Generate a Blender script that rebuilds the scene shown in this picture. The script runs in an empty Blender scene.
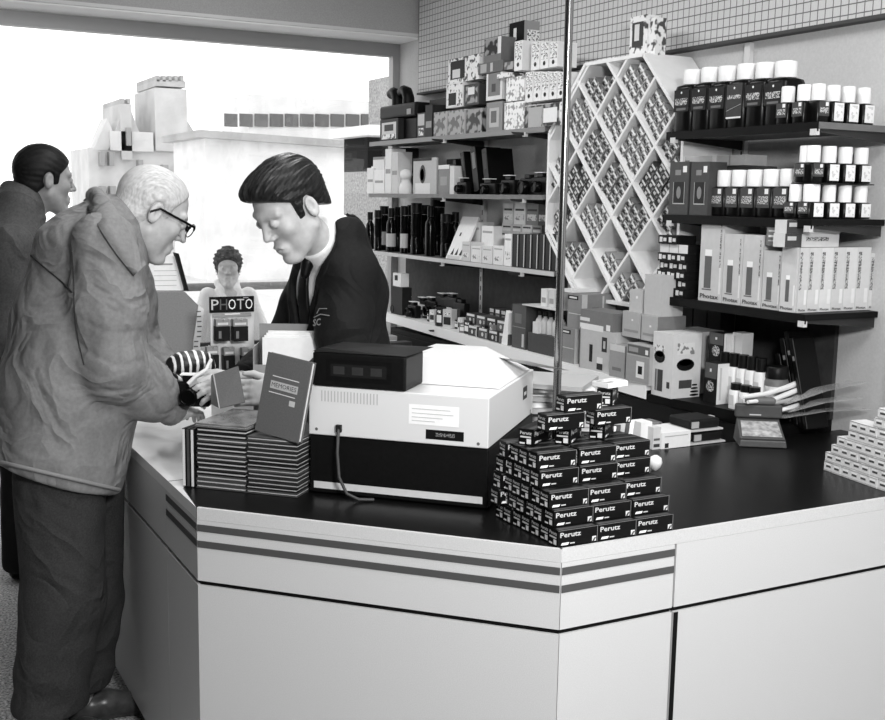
import bpy, bmesh, math, random
import numpy as np
from mathutils import Vector, Matrix
random.seed(7)
PI = math.pi
COL = bpy.context.scene.collection
# ---------------------------------------------------------------- camera model (places measured points on real planes)
F_PX, IW, IH, EYE = 1100.0, 885, 720, 1.66
YAW, PITCH, ROLL = math.radians(28.0), math.atan(161/1100), math.radians(0.97)
FW = Vector((math.sin(YAW)*math.cos(PITCH), math.cos(YAW)*math.cos(PITCH), -math.sin(PITCH)))
RT0 = Vector((math.cos(YAW), -math.sin(YAW), 0)); UP0 = RT0.cross(FW)
CR = math.cos(ROLL)*RT0 + math.sin(ROLL)*UP0
CU = -math.sin(ROLL)*RT0 + math.cos(ROLL)*UP0
CAM = Vector((0, 0, EYE))
def ray(px, py): return (FW*F_PX + CR*(px-IW/2) - CU*(py-IH/2)).normalized()
def onz(px, py, z): d = ray(px, py); return CAM + d*((z-EYE)/d.z)
def onx(px, py, x): d = ray(px, py); return CAM + d*(x/d.x)
def ony(px, py, y): d = ray(px, py); return CAM + d*(y/d.y)
# ---------------------------------------------------------------- materials
def lin(s):
    s = s/255.0
    return s/12.92 if s <= .04045 else ((s+.055)/1.055)**2.4
def g(s): v = lin(s); return (v, v, v, 1)
MATS = {}
def M(name, s=128, rough=.6, metal=0, spec=.5, noise=0, nscale=30, bump=0, bscale=200, bdist=.002, emit=0, coat=0, stretch=None, fold=0, fdist=.06):
    if name in MATS: return MATS[name]
    m = bpy.data.materials.new(name); m.use_nodes = True; MATS[name] = m
    nt = m.node_tree; b = nt.nodes['Principled BSDF']
    if s < 80: spec = min(spec, .12+.25*s/80)
    b.inputs['Roughness'].default_value = rough; b.inputs['Metallic'].default_value = metal
    b.inputs['Specular IOR Level'].default_value = spec; b.inputs['Base Color'].default_value = g(s)
    if coat: b.inputs['Coat Weight'].default_value = coat
    tc = nt.nodes.new('ShaderNodeTexCoord'); src = tc.outputs['Object']
    if stretch:
        mp = nt.nodes.new('ShaderNodeMapping'); mp.inputs['Scale'].default_value = stretch
        nt.links.new(src, mp.inputs['Vector']); src = mp.outputs['Vector']
    if noise:
        n = nt.nodes.new('ShaderNodeTexNoise'); n.inputs['Scale'].default_value = nscale; n.inputs['Detail'].default_value = 6
        r = nt.nodes.new('ShaderNodeValToRGB')
        r.color_ramp.elements[0].position = .3; r.color_ramp.elements[1].position = .7
        r.color_ramp.elements[0].color = g(max(0, s-noise)); r.color_ramp.elements[1].color = g(min(255, s+noise))
        nt.links.new(src, n.inputs['Vector']); nt.links.new(n.outputs['Fac'], r.inputs['Fac']); nt.links.new(r.outputs['Color'], b.inputs['Base Color'])
    if bump:
        n = nt.nodes.new('ShaderNodeTexNoise'); n.inputs['Scale'].default_value = bscale; n.inputs['Detail'].default_value = 4
        bp = nt.nodes.new('ShaderNodeBump'); bp.inputs['Strength'].default_value = bump; bp.inputs['Distance'].default_value = bdist
        nt.links.new(src, n.inputs['Vector']); nt.links.new(n.outputs['Fac'], bp.inputs['Height']); nt.links.new(bp.outputs['Normal'], b.inputs['Normal'])
    if fold:
        n2 = nt.nodes.new('ShaderNodeTexNoise'); n2.inputs['Scale'].default_value = fold; n2.inputs['Detail'].default_value = 2.5; n2.inputs['Distortion'].default_value = .8
        r2 = nt.nodes.new('ShaderNodeMath'); r2.operation = 'PINGPONG'; r2.inputs[1].default_value = .16
        b2 = nt.nodes.new('ShaderNodeBump'); b2.inputs['Strength'].default_value = .8; b2.inputs['Distance'].default_value = fdist
        nt.links.new(tc.outputs['Object'], n2.inputs['Vector']); nt.links.new(n2.outputs['Fac'], r2.inputs[0]); nt.links.new(r2.outputs[0], b2.inputs['Height'])
        if bump: nt.links.new(bp.outputs['Normal'], b2.inputs['Normal'])
        nt.links.new(b2.outputs['Normal'], b.inputs['Normal'])
    if emit:
        b.inputs['Emission Color'].default_value = (1, 1, 1, 1); b.inputs['Emission Strength'].default_value = emit
    return m
def G(s, rough=.55):                      # plain printed card of a grey
    s = int(s); return M('card_grey_%d' % s, s, rough, noise=3, nscale=60)
def grid_mat(name, base, line, pitch, width, axes='yz', off=(0, 0)):
    m = bpy.data.materials.new(name); m.use_nodes = True; nt = m.node_tree; b = nt.nodes['Principled BSDF']
    b.inputs['Roughness'].default_value = .45
    tc = nt.nodes.new('ShaderNodeTexCoord'); sp = nt.nodes.new('ShaderNodeSeparateXYZ'); nt.links.new(tc.outputs['Object'], sp.inputs[0])
    outs = []
    for ax, o in zip(axes, off):
        k = nt.nodes.new('ShaderNodeMath'); k.operation = 'PINGPONG'; k.inputs[1].default_value = pitch/2
        nt.links.new(sp.outputs[ax.upper()], k.inputs[0])
        l = nt.nodes.new('ShaderNodeMath'); l.operation = 'LESS_THAN'; l.inputs[1].default_value = width
        nt.links.new(k.outputs[0], l.inputs[0]); outs.append(l)
    mx = nt.nodes.new('ShaderNodeMath'); mx.operation = 'MAXIMUM'
    nt.links.new(outs[0].outputs[0], mx.inputs[0]); nt.links.new(outs[1].outputs[0], mx.inputs[1])
    n = nt.nodes.new('ShaderNodeTexNoise'); n.inputs['Scale'].default_value = 180
    nt.links.new(tc.outputs['Object'], n.inputs['Vector'])
    r = nt.nodes.new('ShaderNodeValToRGB'); r.color_ramp.elements[0].color = g(base-8); r.color_ramp.elements[1].color = g(base+8)
    nt.links.new(n.outputs['Fac'], r.inputs['Fac'])
    c = nt.nodes.new('ShaderNodeMix'); c.data_type = 'RGBA'
    nt.links.new(mx.outputs[0], c.inputs['Factor']); nt.links.new(r.outputs['Color'], c.inputs['A']); c.inputs['B'].default_value = g(line)
    nt.links.new(c.outputs['Result'], b.inputs['Base Color'])
    return m
def busy_mat(name, lo, hi, scale=60, thr=.5, mode='noise', w=.04):   # printed card with a busy small pattern
    if name in MATS: return MATS[name]
    m = bpy.data.materials.new(name); m.use_nodes = True; MATS[name] = m; nt = m.node_tree; b = nt.nodes['Principled BSDF']
    b.inputs['Roughness'].default_value = .5
    tc = nt.nodes.new('ShaderNodeTexCoord')
    if mode == 'noise': n = nt.nodes.new('ShaderNodeTexNoise'); n.inputs['Detail'].default_value = 1; o = 'Fac'
    else: n = nt.nodes.new('ShaderNodeTexVoronoi'); o = 'Distance'
    n.inputs['Scale'].default_value = scale
    r = nt.nodes.new('ShaderNodeValToRGB'); r.color_ramp.elements[0].position = thr-w; r.color_ramp.elements[1].position = thr+w
    r.color_ramp.elements[0].color = g(lo); r.color_ramp.elements[1].color = g(hi)
    nt.links.new(tc.outputs['Object'], n.inputs['Vector']); nt.links.new(n.outputs[o], r.inputs['Fac']); nt.links.new(r.outputs['Color'], b.inputs['Base Color'])
    return m
# ---------------------------------------------------------------- text cache
_TX = {}
def text_geo(word, bold=.0):
    k = (word, bold)
    if k in _TX: return _TX[k]
    c = bpy.data.curves.new('t', 'FONT'); c.body = word; c.size = 1; c.offset = bold; c.resolution_u = 2
    o = bpy.data.objects.new('t', c); COL.objects.link(o)
    me = bpy.data.meshes.new_from_object(o.evaluated_get(bpy.context.evaluated_depsgraph_get()))
    vs = [v.co.copy() for v in me.vertices]; fs = [list(p.vertices) for p in me.polygons]
    bpy.data.objects.remove(o); bpy.data.curves.remove(c); bpy.data.meshes.remove(me)
    x0 = min(v.x for v in vs); x1 = max(v.x for v in vs); y0 = min(v.y for v in vs); y1 = max(v.y for v in vs)
    vs = [((v.x-x0)/(x1-x0), (v.y-y0)/(y1-y0)) for v in vs]
    _TX[k] = (vs, fs, (x1-x0)/(y1-y0)); return _TX[k]
# ---------------------------------------------------------------- mesh builder
class MB:
    def __init__(s): s.v = []; s.f = []; s.m = []; s.sm = []; s.mats = []
    def mi(s, mat):
        if mat not in s.mats: s.mats.append(mat)
        return s.mats.index(mat)
    def add(s, vs, fs, mat, smooth=False, T=None):
        o = len(s.v); k = s.mi(mat)
        s.v += [tuple(T @ Vector(p)) if T else tuple(p) for p in vs]
        for f in fs: s.f.append([i+o for i in f]); s.m.append(k); s.sm.append(smooth)
        return s
    def box(s, x0, x1, y0, y1, z0, z1, mat, T=None, r=0):
        if r:
            bm = bmesh.new(); bmesh.ops.create_cube(bm, size=1)
            for v in bm.verts: v.co = Vector(((x0+x1)/2+v.co.x*(x1-x0), (y0+y1)/2+v.co.y*(y1-y0), (z0+z1)/2+v.co.z*(z1-z0)))
            bmesh.ops.bevel(bm, geom=bm.edges[:], offset=r, segments=3, profile=.5, affect='EDGES')
            s.add([v.co.copy() for v in bm.verts], [[v.index for v in f.verts] for f in bm.faces], mat, False, T) if False else None
            bm.verts.index_update()
            s.add([v.co.copy() for v in bm.verts], [[v.index for v in f.verts] for f in bm.faces], mat, False, T); bm.free(); return s
        vs = [(x, y, z) for z in (z0, z1) for y in (y0, y1) for x in (x0, x1)]
        return s.add(vs, [(0, 2, 3, 1), (4, 5, 7, 6), (0, 1, 5, 4), (2, 6, 7, 3), (0, 4, 6, 2), (1, 3, 7, 5)], mat, False, T)
    def prism(s, poly, z0, z1, mat, T=None, smooth=False):     # poly in xy, extruded in z
        n = len(poly)
        a = sum(poly[i][0]*poly[(i+1) % n][1]-poly[(i+1) % n][0]*poly[i][1] for i in range(n))
        if a < 0: poly = poly[::-1]
        vs = [(p[0], p[1], z0) for p in poly]+[(p[0], p[1], z1) for p in poly]
        fs = [list(range(n))[::-1], list(range(n, 2*n))]+[[i, (i+1) % n, n+(i+1) % n, n+i] for i in range(n)]
        return s.add(vs, fs, mat, smooth, T)
    def lathe(s, prof, mat, n=20, T=None, smooth=True, sq=0, ax=1, ay=1):   # prof [(r,z)]; sq>0 squares the section
        vs = []
        for r, z in prof:
            for i in range(n):
                a = 2*PI*(i+.5)/n; c, q = math.cos(a), math.sin(a)
                if sq: k = (abs(c)**sq+abs(q)**sq)**(-1/sq)
                else: k = 1
                vs.append((r*k*c*ax, r*k*q*ay, z))
        fs = []
        for j in range(len(prof)-1):
            for i in range(n): fs.append([j*n+i, j*n+(i+1) % n, (j+1)*n+(i+1) % n, (j+1)*n+i])
        s.add(vs, fs, mat, smooth, T)
        s.add(vs[:n], [list(range(n))[::-1]], mat, False, T); s.add(vs[-n:], [list(range(n))], mat, False, T)
        return s
    def tube(s, pts, rad, mat, n=8, T=None, caps=True):
        pts = [Vector(p) for p in pts]; rr = rad if hasattr(rad, '__len__') else [rad]*len(pts)
        vs = []; up = Vector((0, 0, 1)); N = None
        for i, p in enumerate(pts):
            t = (pts[min(i+1, len(pts)-1)]-pts[max(i-1, 0)]).normalized()
            if N is None: N = t.cross(up) if abs(t.z) < .95 else t.cross(Vector((1, 0, 0)))
            N = (N-t*N.dot(t)).normalized(); B = t.cross(N)
            for k in range(n):
                a = 2*PI*k/n; vs.append(p+(N*math.cos(a)+B*math.sin(a))*rr[i])
        fs = [[j*n+i, j*n+(i+1) % n, (j+1)*n+(i+1) % n, (j+1)*n+i] for j in range(len(pts)-1) for i in range(n)]
        s.add(vs, fs, mat, True, T)
        if caps: s.add(vs[:n], [list(range(n))[::-1]], mat, False, T); s.add(vs[-n:], [list(range(n))], mat, False, T)
        return s
    def rect(s, c, u, w, mat):       # quad: corner c, edge vectors u, w
        c, u, w = Vector(c), Vector(u), Vector(w)
        return s.add([c, c+u, c+u+w, c+w], [(0, 1, 2, 3)], mat)
    def text(s, word, c, u, up, h, mat, wd=None, bold=.02):    # lower-left c, reading dir u, up dir
        vs, fs, asp = text_geo(word, bold); u, up, c = Vector(u).normalized(), Vector(up).normalized(), Vector(c)
        W = wd if wd else h*asp
        return s.add([c+u*(x*W)+up*(y*h) for x, y in vs], fs, mat)
    def disc(s, c, u, w, r, mat, n=16, r2=None):
        c, u, w = Vector(c), Vector(u).normalized(), Vector(w).normalized()
        return s.add([c+u*(r*math.cos(2*PI*i/n))+w*((r2 or r)*math.sin(2*PI*i/n)) for i in range(n)], [list(range(n))], mat)
    def mesh(s, name):
        me = bpy.data.meshes.new(name); me.from_pydata([tuple(v) for v in s.v], [], s.f)
        for m in s.mats: me.materials.append(m)
        me.polygons.foreach_set('material_index', s.m); me.polygons.foreach_set('use_smooth', s.sm); me.update(); return me
    def obj(s, name, parent=None, loc=(0, 0, 0), rz=0):
        o = bpy.data.objects.new(name, s.mesh(name)); COL.objects.link(o)
        o.location = loc; o.rotation_euler = (0, 0, rz); o.parent = parent; return o
def tag(o, label=None, cat=None, group=None, kind=None):
    if label:
        o['label'] = label
        import re as _re
        if len(_re.findall(r"[\w']+", label)) > 16: print('LONG', label)
    if cat: o['category'] = cat
    if group: o['group'] = group
    if kind: o['kind'] = kind
    return o
def struct(o): o['kind'] = 'structure'; return o
def empty(name, loc=(0, 0, 0), rz=0):
    o = bpy.data.objects.new(name, None); COL.objects.link(o); o.location = loc; o.rotation_euler = (0, 0, rz); o.empty_display_size = .1; return o
def copy_tree(o, parent=None):
    c = o.copy(); COL.objects.link(c); c.parent = parent
    for ch in list(o.children): copy_tree(ch, c)
    return c
def bevel(o, w=.003, seg=2):
    m = o.modifiers.new('b', 'BEVEL'); m.width = w; m.segments = seg; m.limit_method = 'ANGLE'; m.angle_limit = .8; return o
# ---------------------------------------------------------------- signed-distance figures -> surface nets
def V3(p): return np.array(p, dtype=np.float32)
def s_cap(P, a, b, ra, rb):
    a, b = V3(a), V3(b); ab = b-a; t = np.clip(((P-a)@ab)/max(ab@ab, 1e-9), 0, 1)
    return np.sqrt((((P-a)-t[:, None]*ab)**2).sum(1))-(ra+(rb-ra)*t)
def s_ell(P, c, r, R=None):
    q = P-V3(c)
    if R is not None: q = q@R            # R columns are the local axes
    r = V3(r); k0 = np.sqrt(((q/r)**2).sum(1)); k1 = np.sqrt(((q/(r*r))**2).sum(1))+1e-9
    return k0*(k0-1)/k1
def s_pl(P, p, n): n = V3(n); n = n/np.linalg.norm(n); return (P-V3(p))@n
def smin(a, b, k): h = np.clip(.5+.5*(b-a)/k, 0, 1); return b+(a-b)*h-k*h*(1-h)
def smax(a, b, k): return -smin(-a, -b, k)
def s_chain(P, pts, rad, k=.02, sq=None):   # sq=(axis vec, factor): widen the section along an axis
    d = None
    for i in range(len(pts)-1):
        e = s_cap(P, pts[i], pts[i+1], rad[i], rad[i+1]); d = e if d is None else smin(d, e, k)
    return d
def widen(P, c, axis, f):                   # coordinates squashed along axis, so shapes come out wider by f
    ax = V3(axis); ax = ax/np.linalg.norm(ax); t = (P-V3(c))@ax
    return P+np.outer(t*(1/f-1), ax).astype(np.float32)
def nets(fn, lo, hi, h):
    lo, hi = V3(lo), V3(hi); n = np.ceil((hi-lo)/h).astype(int)+1; B = 12
    n = (np.ceil(n/B)*B).astype(int)
    F = np.ones(tuple(n), np.float32)
    gx, gy, gz = [np.arange(k, dtype=np.float32)*h+lo[i] for i, k in enumerate(n)]
    cs = np.stack(np.meshgrid(*[np.arange(k//B) for k in n], indexing='ij'), -1).reshape(-1, 3)
    cen = (lo+(cs*B+(B-1)/2)*h).astype(np.float32); d = fn(cen); rad = B*h*.95
    F4 = F
    li = np.stack(np.meshgrid(*[np.arange(B)]*3, indexing='ij'), -1).reshape(-1, 3)
    for (c, dd) in zip(cs, d):
        if dd < -rad: F4[c[0]*B:c[0]*B+B, c[1]*B:c[1]*B+B, c[2]*B:c[2]*B+B] = -1
    near = cs[np.abs(d) <= rad]
    CH = 60
    for i in range(0, len(near), CH):
        q = near[i:i+CH]; idx = (q[:, None, :]*B+li[None]).reshape(-1, 3)
        F4[idx[:, 0], idx[:, 1], idx[:, 2]] = fn((lo+idx*h).astype(np.float32))
    F[0] = F[-1] = 1; F[:, 0] = F[:, -1] = 1; F[:, :, 0] = F[:, :, -1] = 1
    S = F < 0; shp = np.array(F.shape); acc = {}
    sumP = np.zeros((int(np.prod(shp)), 3), np.float32); cnt = np.zeros(int(np.prod(shp)), np.int32); quads = []
    st = np.array([shp[1]*shp[2], shp[2], 1])
    for ax in range(3):
        sl0 = [slice(None)]*3; sl1 = [slice(None)]*3; sl0[ax] = slice(0, -1); sl1[ax] = slice(1, None)
        cr = S[tuple(sl0)] != S[tuple(sl1)]; I = np.argwhere(cr)
        J = I.copy(); J[:, ax] += 1
        a = F[I[:, 0], I[:, 1], I[:, 2]]; b = F[J[:, 0], J[:, 1], J[:, 2]]; t = a/(a-b)
        t = np.clip(t, .02, .98)
        p = I.astype(np.float32); p[:, ax] += t
        u, v = [(1, 2), (2, 0), (0, 1)][ax]; cells = []
        for du, dv in ((-1, -1), (0, -1), (0, 0), (-1, 0)):
            c = I.copy(); c[:, u] += du; c[:, v] += dv; k = c@st; cells.append(k)
            np.add.at(sumP, k, p); np.add.at(cnt, k, 1)
        q = np.stack(cells, 1); fl = a > 0; q[fl] = q[fl][:, ::-1]; quads.append(q)
    quads = np.concatenate(quads); used = np.nonzero(cnt)[0]; mp = -np.ones(len(cnt), np.int64); mp[used] = np.arange(len(used))
    vs = lo+(sumP[used]/cnt[used][:, None])*h
    return vs, mp[quads]
def sdf_obj(name, fn, lo, hi, h, mat, parent=None, smooth=0, ground=None):
    vs, fs = nets(fn, lo, hi, h)
    me = bpy.data.meshes.new(name); me.vertices.add(len(vs)); me.vertices.foreach_set('co', vs.astype(np.float32).ravel())
    me.loops.add(len(fs)*4); me.loops.foreach_set('vertex_index', fs.ravel().astype(np.int32))
    me.polygons.add(len(fs)); me.polygons.foreach_set('loop_start', np.arange(0, len(fs)*4, 4, dtype=np.int32)); me.polygons.foreach_set('loop_total', np.full(len(fs), 4, np.int32))
    me.update(calc_edges=True); me.validate(); me.polygons.foreach_set('use_smooth', [True]*len(me.polygons)); me.materials.append(mat)
    o = bpy.data.objects.new(name, me); COL.objects.link(o)
    if parent:
        o.parent = parent; o.matrix_parent_inverse = Matrix.Translation(-parent.location)
    if smooth:
        m = o.modifiers.new('s', 'SMOOTH'); m.iterations = smooth; m.factor = .5
    return o
# ================================================================ camera, world, lights
cd = bpy.data.cameras.new('camera'); cam = bpy.data.objects.new('camera', cd); COL.objects.link(cam)
cd.sensor_width = 36; cd.lens = F_PX/IW*36; cd.clip_start = .05; cd.clip_end = 400
mt = Matrix((CR, CU, -FW)).transposed().to_4x4(); mt.translation = CAM; cam.matrix_world = mt
sc = bpy.context.scene; sc.camera = cam
sc.view_settings.view_transform = 'Standard'; sc.view_settings.look = 'None'; sc.view_settings.gamma = 1; sc.view_settings.exposure = 0; sc.view_settings.use_curve_mapping = False
w = bpy.data.worlds.new('sky'); sc.world = w; w.use_nodes = True
w.node_tree.nodes['Background'].inputs[0].default_value = (1, 1, 1, 1); w.node_tree.nodes['Background'].inputs[1].default_value = 1.8
def area(name, loc, look, sx, sy, power):
    l = bpy.data.lights.new(name, 'AREA'); l.shape = 'RECTANGLE'; l.size = sx; l.size_y = sy; l.energy = power
    o = bpy.data.objects.new(name, l); COL.objects.link(o); o.location = loc
    o.rotation_euler = (Vector(look)-Vector(loc)).to_track_quat('-Z', 'Y').to_euler(); return o
# the flash gun on the photographer's bracket, and added unseen ceiling fill lamps
area('flash_light', (.70, .10, 2.15), (1.9, 3.1, 1.1), .34, .24, 62)
CEIL = 3.15
fit = [(.2, 1.0), (1.9, .6), (1.2, 2.7), (1.55, 4.3)]
for i, (x, y) in enumerate(fit):
    area('ceiling_lamp_light', (x, y, CEIL-.09), (x, y, 0), .25, 1.2, [13, 42, 15, 22][i])
    t = empty('ceiling_lamp', (x, y, CEIL-.005)); tag(t, ['ceiling strip lamp above the photographer', 'ceiling strip lamp over the front of the counter', 'ceiling strip lamp over the customers', 'ceiling strip lamp behind the counter near the window'][i], 'ceiling lamp')
    b = MB(); b.box(-.15, .15, -.65, .65, -.06, 0, M('lamp_housing', 225)); b.obj('housing', t)
    b = MB(); b.box(-.125, .125, -.6, .6, -.075, -.061, M('lamp_diffuser', 240, emit=2)); b.obj('diffuser', t)
# ================================================================ shell
WX, WY, LX, BY = 2.945, 6.15, -2.2, -1.6      # right wall, window plane, left wall, wall behind the camera
carp = M('carpet', 140, .95, noise=90, nscale=110, bump=.6, bscale=500)
b = MB(); b.box(LX-.1, WX+.1, BY-.1, WY+.05, -.1, 0, carp); struct(b.obj('floor'))
wallm = M('painted_wall', 200, .8, noise=5, nscale=120, bump=.15, bscale=400)
b = MB(); b.box(WX, WX+.12, BY-.1, WY+.12, 0, CEIL, wallm); struct(b.obj('wall_right'))
b = MB(); b.box(LX-.12, LX, BY-.1, WY+.12, 0, CEIL, M('side_wall', 70, .8)); struct(b.obj('wall_left'))
b = MB(); b.box(LX, WX, BY-.12, BY, 0, CEIL, M('rear_wall', 150, .8)); struct(b.obj('wall_back'))
b = MB(); b.box(LX, WX, BY, WY+.1, CEIL, CEIL+.1, M('ceiling_paint', 190, .8)); struct(b.obj('ceiling'))
# header box over the window
b = MB(); b.box(LX, WX, 5.87, WY+.12, 2.582, CEIL, M('header_paint', 162, .8, noise=8, nscale=160)); struct(b.obj('wall_window'))
b = MB(); b.box(LX, WX, 5.865, 5.872, 2.582, 2.60, M('soffit_edge', 205, .7)); b.box(LX, WX, 5.872, WY, 2.574, 2.5815, M('soffit_paint', 235, .7)); struct(b.obj('trim_1'))
WLX = -.5
b = MB(); b.box(LX, WLX-.001, WY, WY+.12, 0, 2.574, M('side_wall', 70, .8)); struct(b.obj('wall_window_side'))  # unseen wall added left of the glass to cut side light
# window frame (left and head members, sill rail) and panes
fm = M('window_frame_metal', 150, .4, metal=.3)
b = MB()
b.box(WLX, WX, WY, WY+.06, 2.50, 2.574, fm); b.box(WLX, WX, WY-.02, WY+.08, 0, .10, fm)
b.box(2.90, WX-.001, WY, WY+.06, .1, 2.5, fm); b.box(WLX, WLX+.07, WY, WY+.06, .1, 2.5, fm)
wf = struct(b.obj('window_1'))
b = MB(); b.box(WLX+.07, 2.90, WY+.01, WY+.05, .80, .82, M('rail_metal', 60, .5)); b.obj('window_rail', wf)
gm = bpy.data.materials.new('window_glass'); gm.use_nodes = True; nt = gm.node_tree; nt.nodes.clear()
o_ = nt.nodes.new('ShaderNodeOutputMaterial'); mx = nt.nodes.new('ShaderNodeMixShader'); tr = nt.nodes.new('ShaderNodeBsdfTransparent'); gl = nt.nodes.new('ShaderNodeBsdfGlossy')
gl.inputs['Roughness'].default_value = .02; mx.inputs[0].default_value = .05; nt.links.new(tr.outputs[0], mx.inputs[1]); nt.links.new(gl.outputs[0], mx.inputs[2]); nt.links.new(mx.outputs[0], o_.inputs[0])
b = MB(); b.box(WLX+.07, 2.90, WY+.025, WY+.031, .82, 2.5, gm); b.box(WLX+.07, 2.90, WY+.025, WY+.031, .10, .80, gm); b.obj('window_glass', wf)
b = MB(); b.box(WX-.018, WX-.001, 2.66, 6.0, .93, 1.335, M('dark_backboard', 62, .8, noise=6)); struct(b.obj('trim_4'))  # dark sheet paints the shade behind the goods below the third shelf
# mosaic-grid panel on the upper right wall: lower edge z 2.26, ends at y 5.8
grid = grid_mat('mosaic_panel', 204, 100, .033, .0019)
b = MB(); b.box(WX-.045, WX-.001, BY, 5.81, 2.262, CEIL-.002, grid); struct(b.obj('trim_2'))
b = MB(); b.box(WX-.051, WX-.001, BY, 5.815, 2.250, 2.2615, M('panel_edge', 70, .6)); struct(b.obj('trim_3'))
# dark ventilation opening at the top of the mosaic wall
b = MB(); p0 = onx(421, 6, WX-.045); p1 = onx(438, 0, WX-.045)
b.box(WX-.060, WX-.0455, 5.15, 5.64, p0.z, p0.z+.24, M('vent_rim', 205, .6)); b.box(WX-.062, WX-.0602, 5.17, 5.62, p0.z+.015, p0.z+.22, M('vent_dark', 8, .8))
tag(b.obj('air_vent', None), 'dark rectangular vent high on the gridded wall near the window corner', 'vent')
# ================================================================ counter
LAMF = M('pale_laminate', 198, .42, noise=7, nscale=420)
STR = M('stripe_grey', 74, .5); GAP = M('gap_black', 10, .8); DARKTOP = M('black_counter_laminate', 13, .30, noise=5, nscale=300, spec=.3); WTOP = M('white_counter_laminate', 226, .35, noise=3)
A_, B_, C_ = Vector((.70, 2.585)), Vector((1.332, 1.932)), Vector((1.650, 1.932))
ZT = .902
def counter_unit(nm, label, p, q, z_split, depth, stripes, ztop=ZT-.03, ends=(0, 0), kick=.07, inset=.035, lastgap=False):
    """one counter carcase whose front runs p -> q (outside to the right-hand side when walking p->q)"""
    p, q = Vector(p), Vector(q); L = (q-p).length; u = (q-p)/L; rz = math.atan2(u.y, u.x)
    t = empty(nm, (p.x, p.y, 0), rz)
    tag(t, label, 'counter')
    # local: x along the front, -y outward
    b = MB(); a0, a1 = ends
    def slab(y0, y1, z0, z1, m, nm2):
        bb = MB(); bb.prism([(y0*a0, y0), (L+y0*a1, y0), (L+y1*a1, y1), (y1*a0, y1)], z0, z1, m); return bb
    slab(.02, depth, kick, ztop, M('carcase_side', 175, .6), '').obj('carcase', t)
    slab(.0, .0195, kick, z_split-.006, LAMF, '').obj('lower_panel', t)
    slab(.0, .0195, z_split+.006, ZT-.0305 if ztop < ZT-.02 else ztop, LAMF, '').obj('upper_panel', t)
    slab(.008, .0197, z_split-.006, z_split+.006, GAP, '').obj('shadow_gap', t)
    slab(inset, depth-.02, 0, kick-.001, M('plinth_black', 14, .7), '').obj('plinth', t)
    if stripes:
        for z in (.852, .811):
            x0, x1 = stripes; bb = MB(); bb.box(x0, x1, -.0015, -.0002, z-.0085, z+.0085, STR); o = bb.obj('stripe', t)
    return t
t22 = math.tan(math.radians(22.5))
counter_unit('shop_counter', 'long pale counter section running from the old man back towards the window', (.70, 4.65), (.70, 2.893), .711, .44, None)
counter_unit('shop_counter', 'short striped pale counter section in shade on the left of the front corner', (.70, 2.891), (.70, 2.585), .711, .44, (0, .3045), ends=(0, -t22))
LAB = (B_-A_).length
counter_unit('shop_counter', 'brightly lit striped counter section below the till and albums', A_, B_, .711, .40, (0.001, LAB-.002), ends=(t22, -t22))
counter_unit('shop_counter', 'short striped counter section below the pyramid of dark film boxes', B_+Vector((.0015, 0)), C_, .711, .45, (.001, .317), ends=(t22, 0))
ru = counter_unit('shop_counter', 'plain pale counter section without stripes at the right', C_+Vector((.006, 0)), (WX-.01, 1.932), .711, .45, None)
b = MB(); b.box(.0, .013, -.0012, -.0002, .07, .704, GAP); b.obj('joint_strip', ru)
# tops: the front lamination overhang-free slabs
def top(nm, label, poly, mat):
    b = MB(); b.prism(poly, ZT-.03, ZT, mat); o = b.obj(nm); tag(o, label, 'worktop'); return o
top('worktop', 'black laminate worktop under the till, albums and film boxes',
    [(.7+.0, 2.59), (.722, 2.79), (1.14, 2.97), (1.14, 2.99), (2.20, 2.99), (2.20, 2.62), (WX-.004, 2.62), (WX-.004, 1.942), (1.332+.004, 1.942), (.706, 2.588)], DARKTOP)
top('worktop', 'white laminate worktop where the old man rests his hands', [(.70, 2.59), (.70, 4.65), (1.14, 4.65), (1.14, 2.972), (.718, 2.793)], WTOP)
# pale front edge of the black top
def edge(p, q, z0=ZT-.03, z1=ZT+.0005):
    p, q = Vector(p), Vector(q); u = (q-p).normalized(); L = (q-p).length; n = Vector((u.y, -u.x))
    return [p, q, q-n*.0098, p-n*.0098]
b = MB()
b.prism([tuple(v) for v in edge(A_, B_)], ZT-.03, ZT+.0004, LAMF); b.prism([tuple(v) for v in edge(B_, (WX-.01, 1.932))], ZT-.03, ZT+.0004, LAMF)
tag(b.obj('worktop_edging'), 'thin pale edging strip along the front of the black worktop', 'edging')
# thin joint line in the white top
b = MB(); b.box(.701, 1.139, 2.862, 2.865, ZT+.0002, ZT+.0008, M('joint_line', 60)); tag(b.obj('worktop_joint'), 'thin dark joint across the white worktop beside the albums', 'joint')
# chrome pole
pp = onz(554.5, 468, ZT)
t = empty('support_pole', (pp.x, pp.y, ZT)); tag(t, 'tall chrome pole rising from the counter behind the dark film boxes', 'pole')
chrome = M('chrome', 150, .22, metal=1)
b = MB(); b.lathe([(.0115, 0), (.0115, CEIL-ZT)], chrome, 24); b.obj('tube', t)
b = MB(); b.lathe([(.03, 0), (.03, .006), (.014, .012)], chrome, 24); b.obj('base_flange', t)
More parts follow.
